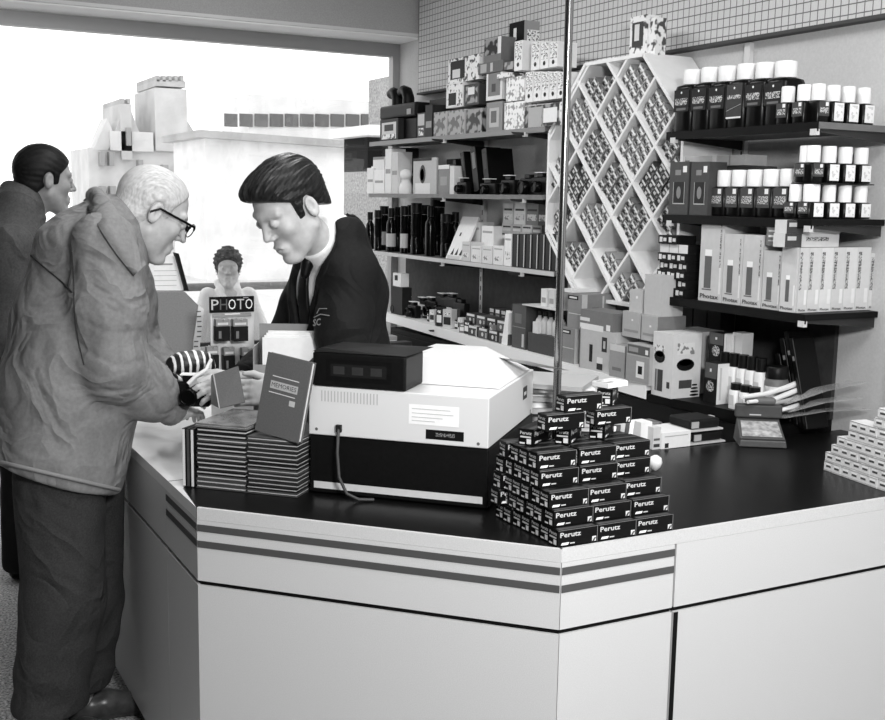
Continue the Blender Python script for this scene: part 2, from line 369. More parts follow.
# ================================================================ outside
pav = M('pavement', 205, .9, noise=5, nscale=3)
b = MB(); b.box(-40, 60, WY+.13, 70, -.25, -.15, pav); struct(b.obj('ground'))
def obox(nm, label, px0, px1, pytop, Y, depth, s, zb=-.15, cat='building', extra=None):
    a = ony(px0, pytop, Y); c = ony(px1, pytop, Y); a.x = ony(px0, pytop, Y+(depth if depth < 3 else 0)).x; t = empty(nm, (a.x, Y, zb)); tag(t, label, cat)
    W = c.x-a.x; H = (a.z+c.z)/2-zb; mw = M('stone_%d' % s, s, .9, noise=12, nscale=1.5)
    b = MB(); b.box(0, W, 0, depth, 0, H, mw); b.obj('wall', t)
    return t, W, H, mw, a
def win_on(t, a, pxs, Y, s, nm='window', dy=-.05):
    for (x0, x1, y0, y1) in pxs:
        p = ony(x0, y0, Y); q = ony(x1, y1, Y); b = MB()
        b.box(p.x-a.x, q.x-a.x, dy, -.001, q.z+.15, p.z+.15, M('far_pane_%d' % s, s, .6)); b.obj(nm, t)
YF = 34
t, W, H, mw, a = obox('turreted_building', 'pale old stone building with gables and turrets across the street', 88, 208, 150, YF, 3.01, 205)
def gable(t, a, x0, x1, yb, yt, s=205, Y=YF, nm='gable'):
    p = ony(x0, yb, Y); q = ony(x1, yb, Y); r = ony((x0+x1)/2, yt, Y); b = MB()
    T = Matrix(((1, 0, 0, 0), (0, 0, 1, 0), (0, 1, 0, 0), (0, 0, 0, 1)))
    b.prism([(p.x-a.x, p.z+.15), (q.x-a.x, p.z+.15), (r.x-a.x, r.z+.15)], -.02, 1.0, M('stone_%d' % s, s, .9, noise=12, nscale=1.5), T); b.obj(nm, t)
gable(t, a, 93, 121, 150, 118); gable(t, a, 108, 146, 150, 100, 190, nm='roof'); gable(t, a, 150, 208, 152, 108, 185, nm='roof'); gable(t, a, 158, 200, 150, 118)
def rise(t, a, x0, x1, y0, y1, s, Y=YF, nm='chimney', d=2.5):
    p = ony(x0, y0, Y); q = ony(x1, y1, Y); b = MB(); b.box(p.x-a.x, q.x-a.x, -.2, d, q.z+.15, p.z+.15, M('stone_%d' % s, s, .9, noise=12, nscale=1.5)); b.obj(nm, t)
rise(t, a, 109, 152, 131, 152, 205, nm='parapet', d=.9); rise(t, a, 119, 131, 104, 160, 188); rise(t, a, 119.5, 123, 99, 104, 170); rise(t, a, 126, 129, 99, 104, 170)
rise(t, a, 153, 186, 88, 152, 192, nm='tower'); rise(t, a, 155, 184, 80, 88, 180, nm='tower_cap')
for k in range(5): rise(t, a, 155+k*6, 158+k*6, 76, 82, 170, nm='chimney_pot')
win_on(t, a, [(98, 103, 152, 166), (107, 112, 152, 166), (98, 104, 186, 202), (108, 114, 186, 202), (124, 129, 128, 146), (160, 166, 165, 185), (176, 182, 165, 185), (190, 195, 165, 185), (136, 141, 160, 180)], YF, 150, dy=-.35)
Y2 = 26
t, W, H, mw, a = obox('office_building', 'pale flat-roofed modern building with a strip of windows', 222, 372, 97, Y2, 2.2, 226)
for k in range(10):
    x = 224+k*15.2; win_on(t, a, [(x, x+13, 113.5+k*.05, 127)], Y2, 95)
win_on(t, a, [(226, 236, 158, 180), (227, 235, 196, 224), (285, 293, 160, 184), (322, 331, 166, 186), (324, 332, 196, 214)], Y2, 165)
p = ony(205, 138, Y2-3); q = ony(372, 150, Y2-3)
t2 = empty('low_annexe', (p.x, Y2-3, -.15)); tag(t2, 'low pale annexe with sloping roof in front of the modern building', 'building')
b = MB(); b.prism([(0, 0), (q.x-p.x, 0), (q.x-p.x, q.z+.15), (0, p.z+.15)], 0, 2.6, M('stone_228', 228, .9, noise=12, nscale=1.5), Matrix(((1, 0, 0, 0), (0, 0, 1, 0), (0, 1, 0, 0), (0, 0, 0, 1)))); b.obj('wall', t2)
b = MB(); b.prism([(-.2, p.z+.15), (q.x-p.x, q.z+.15), (q.x-p.x, q.z+.3), (-.2, p.z+.3)], -.3, 2.9, M('stone_170', 190, .9), Matrix(((1, 0, 0, 0), (0, 0, 1, 0), (0, 1, 0, 0), (0, 0, 0, 1)))); b.obj('roof', t2)
zr = ony(250, 286, 7.5).z; gr = empty('guard_rail', (-1.0, 7.5, -.15)); tag(gr, 'grey street guard rail behind the curly-haired boy', 'railing')
b = MB(); b.tube([(0, 0, zr+.15), (6.5, 0, zr+.15)], .028, M('rail_paint', 110, .6), 10); b.obj('top_rail', gr)
for k in range(6): b = MB(); b.tube([(.3+k*1.18, 0, 0), (.3+k*1.18, 0, zr+.12)], .02, M('rail_paint', 110, .6), 8); b.obj('post', gr)
# pebble-dashed shelter wall close outside on the right
Y3 = 9.0
p = ony(344, 170, Y3); q = ony(392, 170, Y3); p.x = ony(344, 170, Y3+.8).x
t3 = empty('street_kiosk', (p.x, Y3, -.15)); tag(t3, 'pebble-dashed kiosk wall with dark opening just outside the window', 'kiosk')
peb = M('pebbledash', 158, .95, noise=30, nscale=45)
b = MB(); b.box(0, q.x-p.x+1, 0, .8, 0, p.z+.15, peb); b.obj('wall', t3)
r0 = ony(340, 134, Y3); r1 = ony(392, 166, Y3)
b = MB(); b.box(0, q.x-p.x+1, .25, .8, p.z+.151, r0.z+.15, M('opening_dark', 25, .8)); b.obj('opening', t3)
b = MB(); b.box(-.12, q.x-p.x+1, -.05, .85, r0.z+.151, r0.z+.24, M('kiosk_white', 235)); b.box(-.03, q.x-p.x+1, -.04, .1, p.z+.12, p.z+.19, M('kiosk_white', 235)); b.obj('ledge', t3)
x0 = ony(369, 60, Y3+1.6).x-p.x; zt = ony(378, 60, Y3).z
b = MB(); b.box(x0, x0+1.2, .9, 1.6, r0.z+.0, zt+.15, peb); b.obj('pier', t3)
# ================================================================ people
def wr(P, amp, f=28., seed=0.):
    x, y, z = P[:, 0]*f+seed, P[:, 1]*f+seed*1.7, P[:, 2]*f
    a = np.sin(x*.9+1.6*np.sin(z*.55+y*.4)+y*.5)*np.sin(z*1.1+1.3*np.sin(x*.6)+seed)
    b = np.sin(z*1.9+x*.8+2*np.sin(y*.7+z*.3))
    return amp*(a*.7+b*.3)
def frame(yaw, down, roll=0):
    f = np.array([math.cos(yaw)*math.cos(down), math.sin(yaw)*math.cos(down), -math.sin(down)])
    l = np.array([-math.sin(yaw), math.cos(yaw), 0]); u = np.cross(f, l)
    if roll: c, s = math.cos(roll), math.sin(roll); l, u = l*c+u*s, u*c-l*s
    return np.stack([f, l, u], 1).astype(np.float32)
def loc(P, pos, R, s=1.): return ((P-V3(pos))@R)/s
def head_sd(P, pos, R, s=1., jaw=1., nose=1.):
    q = loc(P, pos, R, s); qa = q.copy(); qa[:, 1] = np.abs(qa[:, 1])
    d = s_ell(q, (-.012, 0, .036), (.100, .075, .088))
    d = smin(d, s_ell(q, (.028, 0, -.028), (.062, .060, .080)), .03)
    d = smin(d, s_cap(qa, (.0, .052, -.055), (.062, .012, -.108), .020, .019*jaw), .03)   # jaw line
    d = smin(d, s_ell(q, (.078, 0, -.106), (.020, .024, .017)), .018)          # chin
    d = smin(d, s_ell(qa, (.058, .040, -.018), (.024, .022, .022)), .02)        # cheekbone
    d = smin(d, s_cap(qa, (.088, .006, .030), (.072, .050, .030), .011, .009), .014)       # brow
    d = smin(d, s_ell(q, (.084, 0, -.068), (.016, .026, .022)), .012)          # mouth mound
    d = smax(d, -s_ell(qa, (.098, .032, .008), (.017, .018, .013)), .012)     # eye socket
    d = smin(d, s_cap(q, (.090, 0, .018), (.109*nose, 0, -.022), .0075, .0100), .012)
    d = smin(d, s_ell(qa, (.098, .012, -.027), (.011, .008, .008)), .006)       # nostril wing
    d = smin(d, s_ell(q, (.0955, 0, -.060), (.007, .022, .0050)), .005)         # upper lip
    d = smin(d, s_ell(q, (.093, 0, -.073), (.007, .018, .0058)), .005)
    d = smax(d, -s_ell(q, (.104, 0, -.0668), (.012, .024, .0018)), .003)
    d = smin(d, s_ell(qa, (.083, .032, .008), (.013, .013, .013)), .002)       # eyeball
    d = smax(d, -s_ell(qa, (.100, .032, .0045), (.012, .012, .0018)), .002)   # lid line
    e = s_ell(qa, (-.014, .080, -.006), (.018, .0085, .031)); e = smax(e, -s_ell(qa, (-.008, .090, -.001), (.0105, .0105, .021)), .003); e = smin(e, s_ell(qa, (-.004, .080, -.012), (.004, .006, .006)), .003)
    d = smin(d, e, .006)
    return d*s
def hair_sd(P, pos, R, s=1., t=.012, line=(.085, .085), n=(-.70, .71), low=-.07, strand=.0022, front=None, curl=0, side=.02):
    q = loc(P, pos, R, s); qa = q.copy(); qa[:, 1] = np.abs(qa[:, 1])
    d = s_ell(q, (-.014, 0, .037), (.100+t, .075+t, .088+t))
    d = smin(d, s_ell(q, (-.055, 0, -.035), (.045+t*.6, .055+t*.6, .05)), .03)
    if front: d = smin(d, s_ell(q, front[0], front[1]), .03)
    ang = np.arctan2(q[:, 1], q[:, 2]-.02)
    if curl: d = d+.014*np.sin(q[:, 0]*110+np.sin(q[:, 2]*120)*2)*np.sin(q[:, 1]*115+2*np.sin(q[:, 0]*110))*np.sin(q[:, 2]*110+1)
    else: d = d+strand*.6*np.sin(ang*22+q[:, 0]*30+2*np.sin(q[:, 0]*40))+strand*.45*np.sin(ang*61-q[:, 0]*40+1.5*np.sin(q[:, 0]*35+ang*4))
    cut = -(n[0]*(q[:, 0]-line[0])+n[1]*(q[:, 2]-line[1]))
    # side burn: allow hair in front of the ear down to the ear middle
    sb = np.maximum(np.abs(q[:, 0]-.012)-.018, np.maximum(-(q[:, 2]+.02), q[:, 2]-.06)); cut = np.minimum(cut, sb)
    cut2 = low-q[:, 2]-.25*np.clip(-q[:, 0]-.02, 0, 1)+0*q[:, 0]
    ear = -s_ell(qa, (-.012, .085, -.010), (.024, .030, .040))
    d = smax(smax(smax(d, cut, .008), cut2, .01), ear, .006)
    return d*s
def hand_sd(P, wrist, dr, back, s=1., curl=.5, side=1, thumb=.6, spread=.10):
    """dr: wrist->knuckles, back: normal of the back of the hand, side=+1/-1 picks where the thumb is"""
    dr, back = np.array(dr, float), np.array(back, float); dr /= np.linalg.norm(dr); back -= dr*(back@dr); back /= np.linalg.norm(back); sd = np.cross(dr, back)*side
    w = np.array(wrist, float); o = []
    pk = w+dr*.045*s; R = np.stack([dr, sd, back], 1).astype(np.float32)
    d = s_ell(P, pk, (.052*s, .041*s, .0155*s), R)
    d = smin(d, s_cap(P, w-dr*.03, w+dr*.02*s, .026*s, .026*s), .02)
    L = [.040, .045, .042, .033]
    for i in range(4):
        off = (1.5-i)*.0195*s; a = w+dr*(.086-.004*abs(i-1))*s+sd*off; a0 = w+dr*.045*s+sd*off*.8
        dd = dr*math.cos(curl*.5)-back*math.sin(curl*.5)+sd*(1.5-i)*spread*.3; dd /= np.linalg.norm(dd); b = a+dd*L[i]*s
        d2 = dr*math.cos(curl*1.5)-back*math.sin(curl*1.5); c = b+d2*L[i]*.68*s
        d3 = dr*math.cos(curl*2.2)-back*math.sin(curl*2.2); e = c+d3*L[i]*.5*s
        f = smin(smin(s_cap(P, a0, a, .009*s, .0098*s), s_cap(P, a, b, .0096*s, .0086*s), .004), smin(s_cap(P, b, c, .0086*s, .0078*s), s_cap(P, c, e, .0078*s, .0066*s), .003), .003)
        d = smin(d, f, .0035)
    t0 = w+dr*.018*s+sd*.022*s; t1 = w+dr*.045*s+sd*.048*s-back*.012*s; t2 = t1+(dr*.8+sd*(thumb*.6)-back*.35)*.034*s; t3 = t2+(dr*.95-back*.3)*.026*s
    f = smin(smin(s_cap(P, t0, t1, .016*s, .012*s), s_cap(P, t1, t2, .0115*s, .0098*s), .006), s_cap(P, t2, t3, .0098*s, .0078*s), .004)
    return smin(d, f, .008)
def L3(v): return tuple(float(t) for t in v)
def march(fn, px, py, t0=1.5, t1=8):
    d = np.array(ray(px, py)); t = t0
    for _ in range(200):
        p = np.array(CAM)+d*t; v = float(fn(p[None].astype(np.float32))[0])
        if v < .0006: break
        t += max(v*.6, .0005)
        if t > t1: break
    return Vector(p)
SKIN = M('skin', 186, .55, noise=10, nscale=40, bump=.15, bscale=300)
SKIN2 = M('skin_tanned', 150, .55, noise=8, nscale=30, bump=.15, bscale=300)
def eyes(parent, pos, R, s, mat): pass
# ---------------------------------------------------------------- the old man at the counter
def old_man():
    at = lambda x, y, Y: L3(ony(x, y, Y))
    root = empty('person', (.50, 3.3, 0))
    tag(root, 'elderly man in a long pale raincoat and glasses bending over the counter', 'person')
    hp = at(152, 213, 3.28); HR = frame(math.radians(4), math.radians(30)); hs = 1.03
    neck = [at(146, 232, 3.28), at(120, 232, 3.28), at(100, 262, 3.28)]
    shN, elN, wrN = at(104, 240, 3.10), at(114, 368, 3.09), at(178, 412, 3.19)
    shF, elF, wrF = at(112, 240, 3.45), at(132, 355, 3.50), at(168, 384, 3.44)
    def body(P):
        d = head_sd(P, hp, HR, hs, jaw=.95, nose=1.06)
        d = smin(d, s_chain(P, neck, [.055, .058, .07]), .025)
        d = smin(d, s_chain(P, [neck[2], at(76, 380, 3.3), at(66, 490, 3.3)], [.09, .11, .10]), .04)
        for sh, el, wrr in ((shN, elN, wrN), (shF, elF, wrF)):
            d = smin(d, s_chain(P, [neck[2], sh, el, wrr], [.06, .05, .040, .026]), .01)
        d = smin(d, hand_sd(P, wrN, (.62, .75, -.10), (.15, -.1, .98), .95, .45, -1), .01)
        d = smin(d, hand_sd(P, wrF, (.9, -.25, -.1), (.2, .2, .9), .95, .9, 1), .01)
        for hx, kn, an, Y in ((62, 62, 52, 3.22), (80, 86, 78, 3.42)):
            d = smin(d, s_chain(P, [at(70, 485, Y), at(kn, 600, Y), at(an, 700, Y)], [.075, .055, .045]), .02)
        return d
    sdf_obj('body', body, (.02, 2.85, .05), (1.25, 3.8, 1.80), .0042, SKIN, root)
    # hair
    HG = M('hair_white', 186, .6, noise=25, nscale=60, stretch=(1, 6, 1))
    sdf_obj('hair', lambda P: hair_sd(P, hp, HR, hs, t=.0065, line=(.062, .085), n=(-.85, .52), low=-.06, strand=.0006), (.55, 3.1, 1.35), (1.0, 3.48, 1.85), .0035, HG, root)
    T = Matrix([[*HR[i]*hs, hp[i]] for i in range(3)]+[[0, 0, 0, 1]])
    gb = MB(); gd = M('spectacle_black', 14, .25)
    for sy in (-1, 1):
        ring = [(.112-.35*abs(math.cos(a))*.024*0, sy*(.034+.025*math.cos(a)), .006+.019*math.sin(a)) for a in [2*PI*k/18 for k in range(19)]]
        gb.tube(ring, [.0034 if r[2] > .006 else .0016 for r in ring], gd, 8, T)
        gb.tube([(.112, sy*.010, .020), (.112, sy*.034, .0265), (.108, sy*.060, .018), (.04, sy*.083, .012), (-.01, sy*.088, .010), (-.03, sy*.084, -.012)], .0036, gd, 8, T)
    gb.tube([(.112, -.012, .016), (.118, 0, .019), (.112, .012, .016)], .003, gd, 8, T)
    o = gb.obj('spectacles', root, loc=-root.location); tag(o, 'dark-framed spectacles')
    # jacket
    tor = [at(112, 222, 3.29), at(92, 258, 3.3), at(80, 325, 3.3), at(68, 395, 3.3), at(58, 455, 3.3), at(53, 500, 3.3)]
    trr = [.080, .150, .178, .190, .182, .182]
    hemL, hemR = at(0, 466, 3.2), at(112, 492, 3.2); hn = (-(hemR[2]-hemL[2]), 0, hemR[0]-hemL[0])
    col = [at(96, 194, 3.30), at(102, 204, 3.20), at(122, 236, 3.15), at(142, 266, 3.20)]
    colF = [at(93, 196, 3.30), at(104, 203, 3.39), at(128, 232, 3.40), at(145, 262, 3.34)]
    def coat(P):
        W = widen(P, (0, 3.3, 0), (0, 1, 0), 1.22)
        d = s_chain(W, tor, trr, .06)
        d = d+wr(P, .004, 13, 1.)+.006*np.exp(-9*np.sin(P[:, 0]*11+P[:, 2]*4+1.5*np.sin(P[:, 2]*4+P[:, 1]*4))**2)*np.clip((1.5-P[:, 2])*3, 0, 1)
        d = smax(d, -s_pl(P, hemL, hn), .01)
        for sh, el, wrr, sg in ((shN, elN, wrN, 0), (shF, elF, wrF, 2)):
            w2 = tuple(np.array(wrr)-(np.array(wrr)-np.array(el))*.05)
            a = s_chain(P, [tuple(np.array(sh)+np.array((.0, 0, -.01))), tuple((np.array(sh)+np.array(el))/2), el, tuple((np.array(el)*.5+np.array(w2)*.5)), w2], [.090, .098, .092, .078, .060], .05)
            dw = np.exp(-((P-V3(el))**2).sum(1)/.03); dw2 = np.exp(-((P-V3(w2))**2).sum(1)/.02)
            ax = (P[:, 2]*1.0+P[:, 0]*.55)*62+np.sin(P[:, 1]*30+P[:, 0]*22)*1.6+sg
            a = a+wr(P, .0022, 20, 2.+sg)+.006*np.exp(-12*np.sin(ax*.62)**2)*np.clip(dw+dw2, 0, 1)+.004*np.exp(-9*np.sin(P[:, 2]*8-P[:, 0]*20+1.1*np.sin(P[:, 2]*7+sg))**2)
            a = smax(a, s_pl(P, w2, tuple(np.array(w2)-np.array(el))), .006)
            d = smin(d, a, .022)
        # hollow neck opening
        d = smax(d, -s_cap(P, at(128, 222, 3.28), at(160, 200, 3.28), .050, .062), .012)
        c = smin(s_chain(P, col, [.022, .024, .022, .014], .01), s_chain(P, colF, [.022, .024, .022, .014], .01), .008)
        d = smin(d, c, .003)
        # open front edge below the arm
        return d
    CO = M('raincoat_cloth', 122, .8, noise=7, nscale=90, bump=.35, bscale=350, fold=5.5, fdist=.07)
    sdf_obj('raincoat', coat, (-.12, 2.85, .6), (.95, 3.8, 1.80), .0065, CO, root, smooth=1)
    def onpx(fn, pts, off=.003, n=5):
        o = []
        for i in range(len(pts)-1):
            for k in range(n):
                t = k/n; o.append((pts[i][0]*(1-t)+pts[i+1][0]*t, pts[i][1]*(1-t)+pts[i+1][1]*t))
        o.append(pts[-1]); h = [march(fn, *p) for p in o]; md = sorted((p-CAM).length for p in h)[len(h)//2]; h = [p for p in h if abs((p-CAM).length-md) < .22]; h = [p+(CAM-p).normalized()*off for p in h]
        return [h[0]]+[(h[i-1]+h[i]+h[i+1])/3 for i in range(1, len(h)-1)]+[h[-1]]
    b = MB(); sm = M('coat_seam_shadow', 52, .9)  # seam lines darker than the coat cloth
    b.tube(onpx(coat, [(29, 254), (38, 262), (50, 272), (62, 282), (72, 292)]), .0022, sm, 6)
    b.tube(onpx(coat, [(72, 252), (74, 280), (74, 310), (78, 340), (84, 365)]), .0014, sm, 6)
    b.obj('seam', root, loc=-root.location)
    # the turned-down collar: a strip of cloth lying from the nape round to the throat
    lo = [(83, 200), (92, 216), (104, 236), (118, 256), (134, 276)]; up = [(98, 190), (111, 202), (124, 220), (136, 242), (146, 264)]
    lo2, up2 = [], []
    for i in range(4):
        for k in range(4):
            t = k/4; lo2.append((lo[i][0]*(1-t)+lo[i+1][0]*t, lo[i][1]*(1-t)+lo[i+1][1]*t)); up2.append((up[i][0]*(1-t)+up[i+1][0]*t, up[i][1]*(1-t)+up[i+1][1]*t))
    lo2.append(lo[-1]); up2.append(up[-1]); L_ = []
    for (a_, c_) in zip(lo2, up2):
        pa = march(coat, *a_); L_.append([min(max(pa.y, 3.0), 3.36), a_, c_])
    for _ in range(3):
        ys = [l[0] for l in L_]
        for i in range(1, len(L_)-1): L_[i][0] = (ys[i-1]+ys[i]+ys[i+1])/3
    bc = MB(); V = []; n_ = len(L_)
    for yy_, a_, c_ in L_:
        A0 = ony(a_[0], a_[1], yy_-.014); A1 = ony(a_[0], a_[1], yy_+.006); m_ = ((a_[0]+c_[0])/2, (a_[1]+c_[1])/2)
        B0 = ony(m_[0], m_[1], yy_-.004); C0 = ony(c_[0], c_[1], yy_+.030); C1 = ony(c_[0], c_[1], yy_+.042); V += [A1, A0, B0, C0, C1]
    F_ = [[i*5+j, i*5+j+1, (i+1)*5+j+1, (i+1)*5+j] for i in range(n_-1) for j in range(4)]+[[i*5+4, i*5, (i+1)*5, (i+1)*5+4] for i in range(n_-1)]+[[0, 1, 2, 3, 4], [(n_-1)*5+j for j in range(4, -1, -1)]]
    bc.add(V, F_, CO, True); bc.obj('collar', root, loc=-root.location)
    b = MB(); pts = onpx(coat, [(x, 462+26*(x)/112) for x in range(2, 120, 9)], .004)
    b.tube(pts, .006, M('coat_hem_cloth', 132, .85), 8); b.obj('hem', root, loc=-root.location)
    # trousers
    def tr(P):
        d = None
        for hx, kn, an, Y, f in ((60, 63, 50, 3.22, 712), (82, 84, 76, 3.40, 690)):
            e = s_chain(P, [at(hx, 478, Y), at(kn, 600, Y), at(an, f-12, Y)], [.128, .116, .108], .03)
            e = smax(e, -s_pl(P, (0, 0, at(an, f-4, Y)[2]), (0, 0, 1)), .01)
            d = e if d is None else smin(d, e, .015)
        d = smax(d, s_pl(P, (0, 0, .95), (0, 0, 1)), .01)
        fold = .004*np.sin(P[:, 2]*48+P[:, 0]*25+np.sin(P[:, 1]*22)*1.5)*np.exp(-((P[:, 2]-.22)**2)/.02)
        crease = .006*np.exp(-((P[:, 0]-.44-.04*np.sin(P[:, 2]*3))**2)/.0006)
        return d+wr(P, .003, 12, 4.)+fold-crease*0
    sdf_obj('trousers', tr, (.1, 2.9, .0), (.85, 3.75, 1.05), .008, M('trouser_cloth', 52, .9, noise=8, nscale=200, bump=.3, bscale=600, fold=5, fdist=.06), root, smooth=1)
    for (x0, y0, x1, y1, Y, nm) in ((52, 712, 112, 722, 3.24, 'shoe'), (74, 690, 106, 697, 3.42, 'shoe')):
        a, c = np.array(at(x0, y0, Y)), np.array(at(x1, y1, Y)); a[2] = c[2] = .0
        if nm: c = a+np.array([.21, -.01, 0])
        def sh(P, a=a, c=c):
            W = P.copy(); d = s_chain(P, [a+(-.03, 0, .05), a+(.09, 0, .05), c+(-.02, 0, .035)], [.042, .046, .036], .02)
            d = smin(d, s_cap(P, a+(-.02, 0, .05), a+(.0, 0, .10), .045, .045), .02)
            return smax(d, -s_pl(P, (0, 0, .004), (0, 0, 1)), .004)
        o = sdf_obj('shoe', sh, a-(.12, .1, .02), c+(.08, .1, .2), .006, M('shoe_leather', 70, .3, noise=15, nscale=30), root)
    return body, coat
old_body, old_coat = old_man()
# ---------------------------------------------------------------- the shop assistant
def clerk():
    at = lambda x, y, Y: L3(ony(x, y, Y))
    root = empty('person', (1.42, 3.15, 0))
    tag(root, 'dark-haired shop assistant in a black blazer and tie looking down behind the counter', 'person')
    hp = at(290, 208, 2.97); HR = frame(math.radians(196), math.radians(36), math.radians(3)); hs = 1.06
    fx, fy = math.cos(math.radians(190)), math.sin(math.radians(190))
    nk = [at(302, 226, 2.98), at(326, 250, 3.02), at(342, 285, 3.08)]
    # his left shoulder is the nearer one
    shN, elN, wrN = at(350, 272, 2.94), at(338, 372, 2.90), at(280, 394, 2.92)
    shF, elF, wrF = at(322, 268, 3.24), at(286, 350, 3.28), at(238, 382, 3.10)
    tor = [at(333, 236, 3.03), at(338, 290, 3.09), at(338, 350, 3.10), at(345, 430, 3.14), at(350, 540, 3.14)]
    side = (-fy, fx, 0)
    def body(P):
        d = head_sd(P, hp, HR, hs)
        d = smin(d, s_chain(P, nk, [.052, .056, .065]), .025)
        d = smin(d, s_chain(P, tor[1:], [.10, .11, .11, .11]), .03)
        for sh, el, wrr in ((shN, elN, wrN), (shF, elF, wrF)):
            d = smin(d, s_chain(P, [nk[2], sh, el, wrr], [.06, .045, .036, .024]), .01)
        d = smin(d, hand_sd(P, wrN, (-.95, .1, .1), (.1, -.9, .3), .98, .75, 1), .01)
        d = smin(d, hand_sd(P, wrF, (-.93, -.3, .0), (.0, -.75, .65), .98, .7, 1), .01)
        for sgn in (-1, 1):
            h0 = np.array((1.46, 3.16, .86))+np.array(side)*sgn*.09
            d = smin(d, s_chain(P, [h0, h0+(0, 0, -.4), h0+(0, 0, -.8)], [.07, .055, .045]), .02)
        return d
    sdf_obj('body', body, (.65, 2.65, .02), (1.75, 3.5, 1.80), .0042, SKIN, root)
    HB = M('hair_dark', 26, .42, noise=14, nscale=40, stretch=(3, 3, 1))
    sdf_obj('hair', lambda P: hair_sd(P, hp, HR, hs, t=.013, line=(.086, .078), n=(-.60, .80), low=-.085, strand=.0026, front=((.052, .005, .098), (.050, .062, .030))), (.8, 2.7, 1.35), (1.35, 3.25, 1.85), .0034, HB, root)
    T = Matrix([[*HR[i]*hs, hp[i]] for i in range(3)]+[[0, 0, 0, 1]])
    for sy in (-1, 1): b = MB(); b.tube([(.089, sy*.012, .026), (.087, sy*.030, .031), (.072, sy*.050, .027)], [.002, .0034, .0018], HB, 6, T); b.obj('eyebrow', root, loc=-root.location)
    def tors(P, g=0.):
        W = widen(P, tor[1], side, 1.30)
        d = s_chain(W, tor, [.060+g, .108+g, .114+g, .115+g, .12+g], .05)
        for sh in (shN, shF): d = smin(d, s_cap(P, tor[0], sh, .05+g, .062+g), .04)
        return d
    F3 = np.array((fx, fy, 0)); S3 = np.array(side)
    nb = np.array(at(318, 252, 3.0)); base = np.array(tor[1])
    def vcut(P):     # wedge open at the front: narrow below, wide at the collar
        q = P-V3(base); s = q@V3(S3); f = q@V3(F3); z = q[:, 2]
        return np.maximum(np.abs(s)-(.012+.30*np.clip(z+.17, 0, .4)), -f+.0)
    def shirt(P):
        d = tors(P, .0); c = s_chain(P, [nk[0], nk[1], nk[2]], [.058, .067, .08], .01)
        c = smax(c, s_pl(P, tuple(np.array(nk[0])*.42+np.array(nk[1])*.58), tuple(np.array(nk[0])-np.array(nk[1]))), .004)
        return smax(smin(d, c, .012), s_pl(P, (0, 0, .95), (0, 0, -1)), .01)
    sdf_obj('shirt', shirt, (.95, 2.6, .9), (1.85, 3.6, 1.68), .0055, M('shirt_white', 232, .7), root, smooth=1)
    def jac(P):
        d = tors(P, .020)+wr(P, .003, 16, 3.)
        for sh, el, w_, sg in ((shN, elN, wrN, 0), (shF, elF, wrF, 1)):
            w2 = tuple(np.array(w_)-(np.array(w_)-np.array(el))*.10)
            a = s_chain(P, [sh, tuple((np.array(sh)+np.array(el))/2), el, w2], [.083, .078, .070, .048], .03)+wr(P, .004, 26, sg)
            dw = np.exp(-((P-V3(el))**2).sum(1)/.02); a = a+.005*np.sin((P[:, 2]-P[:, 0]*.5)*70)*dw
            a = smax(a, s_pl(P, w2, tuple(np.array(w2)-np.array(el))), .004); d = smin(d, a, .018)
        d = smax(d, -vcut(P), .006)
        d = smax(d, -s_cap(P, tuple(np.array(nk[1])*.55+np.array(nk[2])*.45), nk[0], .078, .085), .01)
        return smax(d, s_pl(P, (0, 0, .80), (0, 0, -1)), .01)
    sdf_obj('blazer', jac, (.75, 2.5, .75), (1.9, 3.7, 1.68), .006, M('blazer_cloth', 22, .75, noise=4, nscale=150, bump=.2, bscale=500, fold=5, fdist=.05), root, smooth=1)
    # lapels
    b = MB(); lm = M('lapel_cloth', 24, .75)
    def lap(pts, r):
        q = [march(jac, *p)+(CAM-march(jac, *p)).normalized()*.001 for p in pts]; q = [v for v in q if (v-CAM).length < 4]; b.tube(q, r[:len(q)], lm, 6)
    lap([(335, 214), (337, 240), (326, 270), (314, 298), (304, 330)], [.004, .005, .005, .004, .003]); b.obj('lapel', root, loc=-root.location)
    # tie: follows the shirt front
    def tie(P):
        q = P-V3(base); s = q@V3(S3); z = q[:, 2]; w_ = .020+.05*np.clip(.10-z, 0, .3)*.9
        kn = np.array(nk[1])+F3*.062+np.array((0, 0, -.035))
        d = smax(smax(tors(P, .011), np.abs(s)-w_, .003), -(q@V3(F3)), .004); d = smax(d, z-.10, .004)
        return smin(d, s_cap(P, kn, kn+F3*.01+np.array((0, 0, -.035)), .020, .014), .008)
    sdf_obj('tie', tie, (.9, 2.7, .95), (1.5, 3.4, 1.6), .005, M('tie_silk', 16, .4), root, smooth=1)
    b = MB(); bm_ = M('badge_thread', 135, .7)
    c0 = march(jac, 317, 327); c1 = march(jac, 331, 325); up = march(jac, 318, 306)-c0
    nrm = (c1-c0).cross(up).normalized(); nrm = nrm if nrm.dot(CAM-c0) > 0 else -nrm
    b.text('SC', c0+nrm*.016, c1-c0, up, .020, bm_)
    b.tube([c0+nrm*.014+up*.42, c0+nrm*.016+(c1-c0)*.5+up*.52, c0+nrm*.014+(c1-c0)*1.1+up*.40], .0015, bm_, 5)
    b.tube([c0+nrm*.014+up*.6+(c1-c0)*.2, c0+nrm*.016+(c1-c0)*.4+up*.8, c0+nrm*.014+(c1-c0)*.9+up*.75], .0014, bm_, 5)
    tag(b.obj('badge', root, loc=-root.location), 'embroidered breast pocket badge')
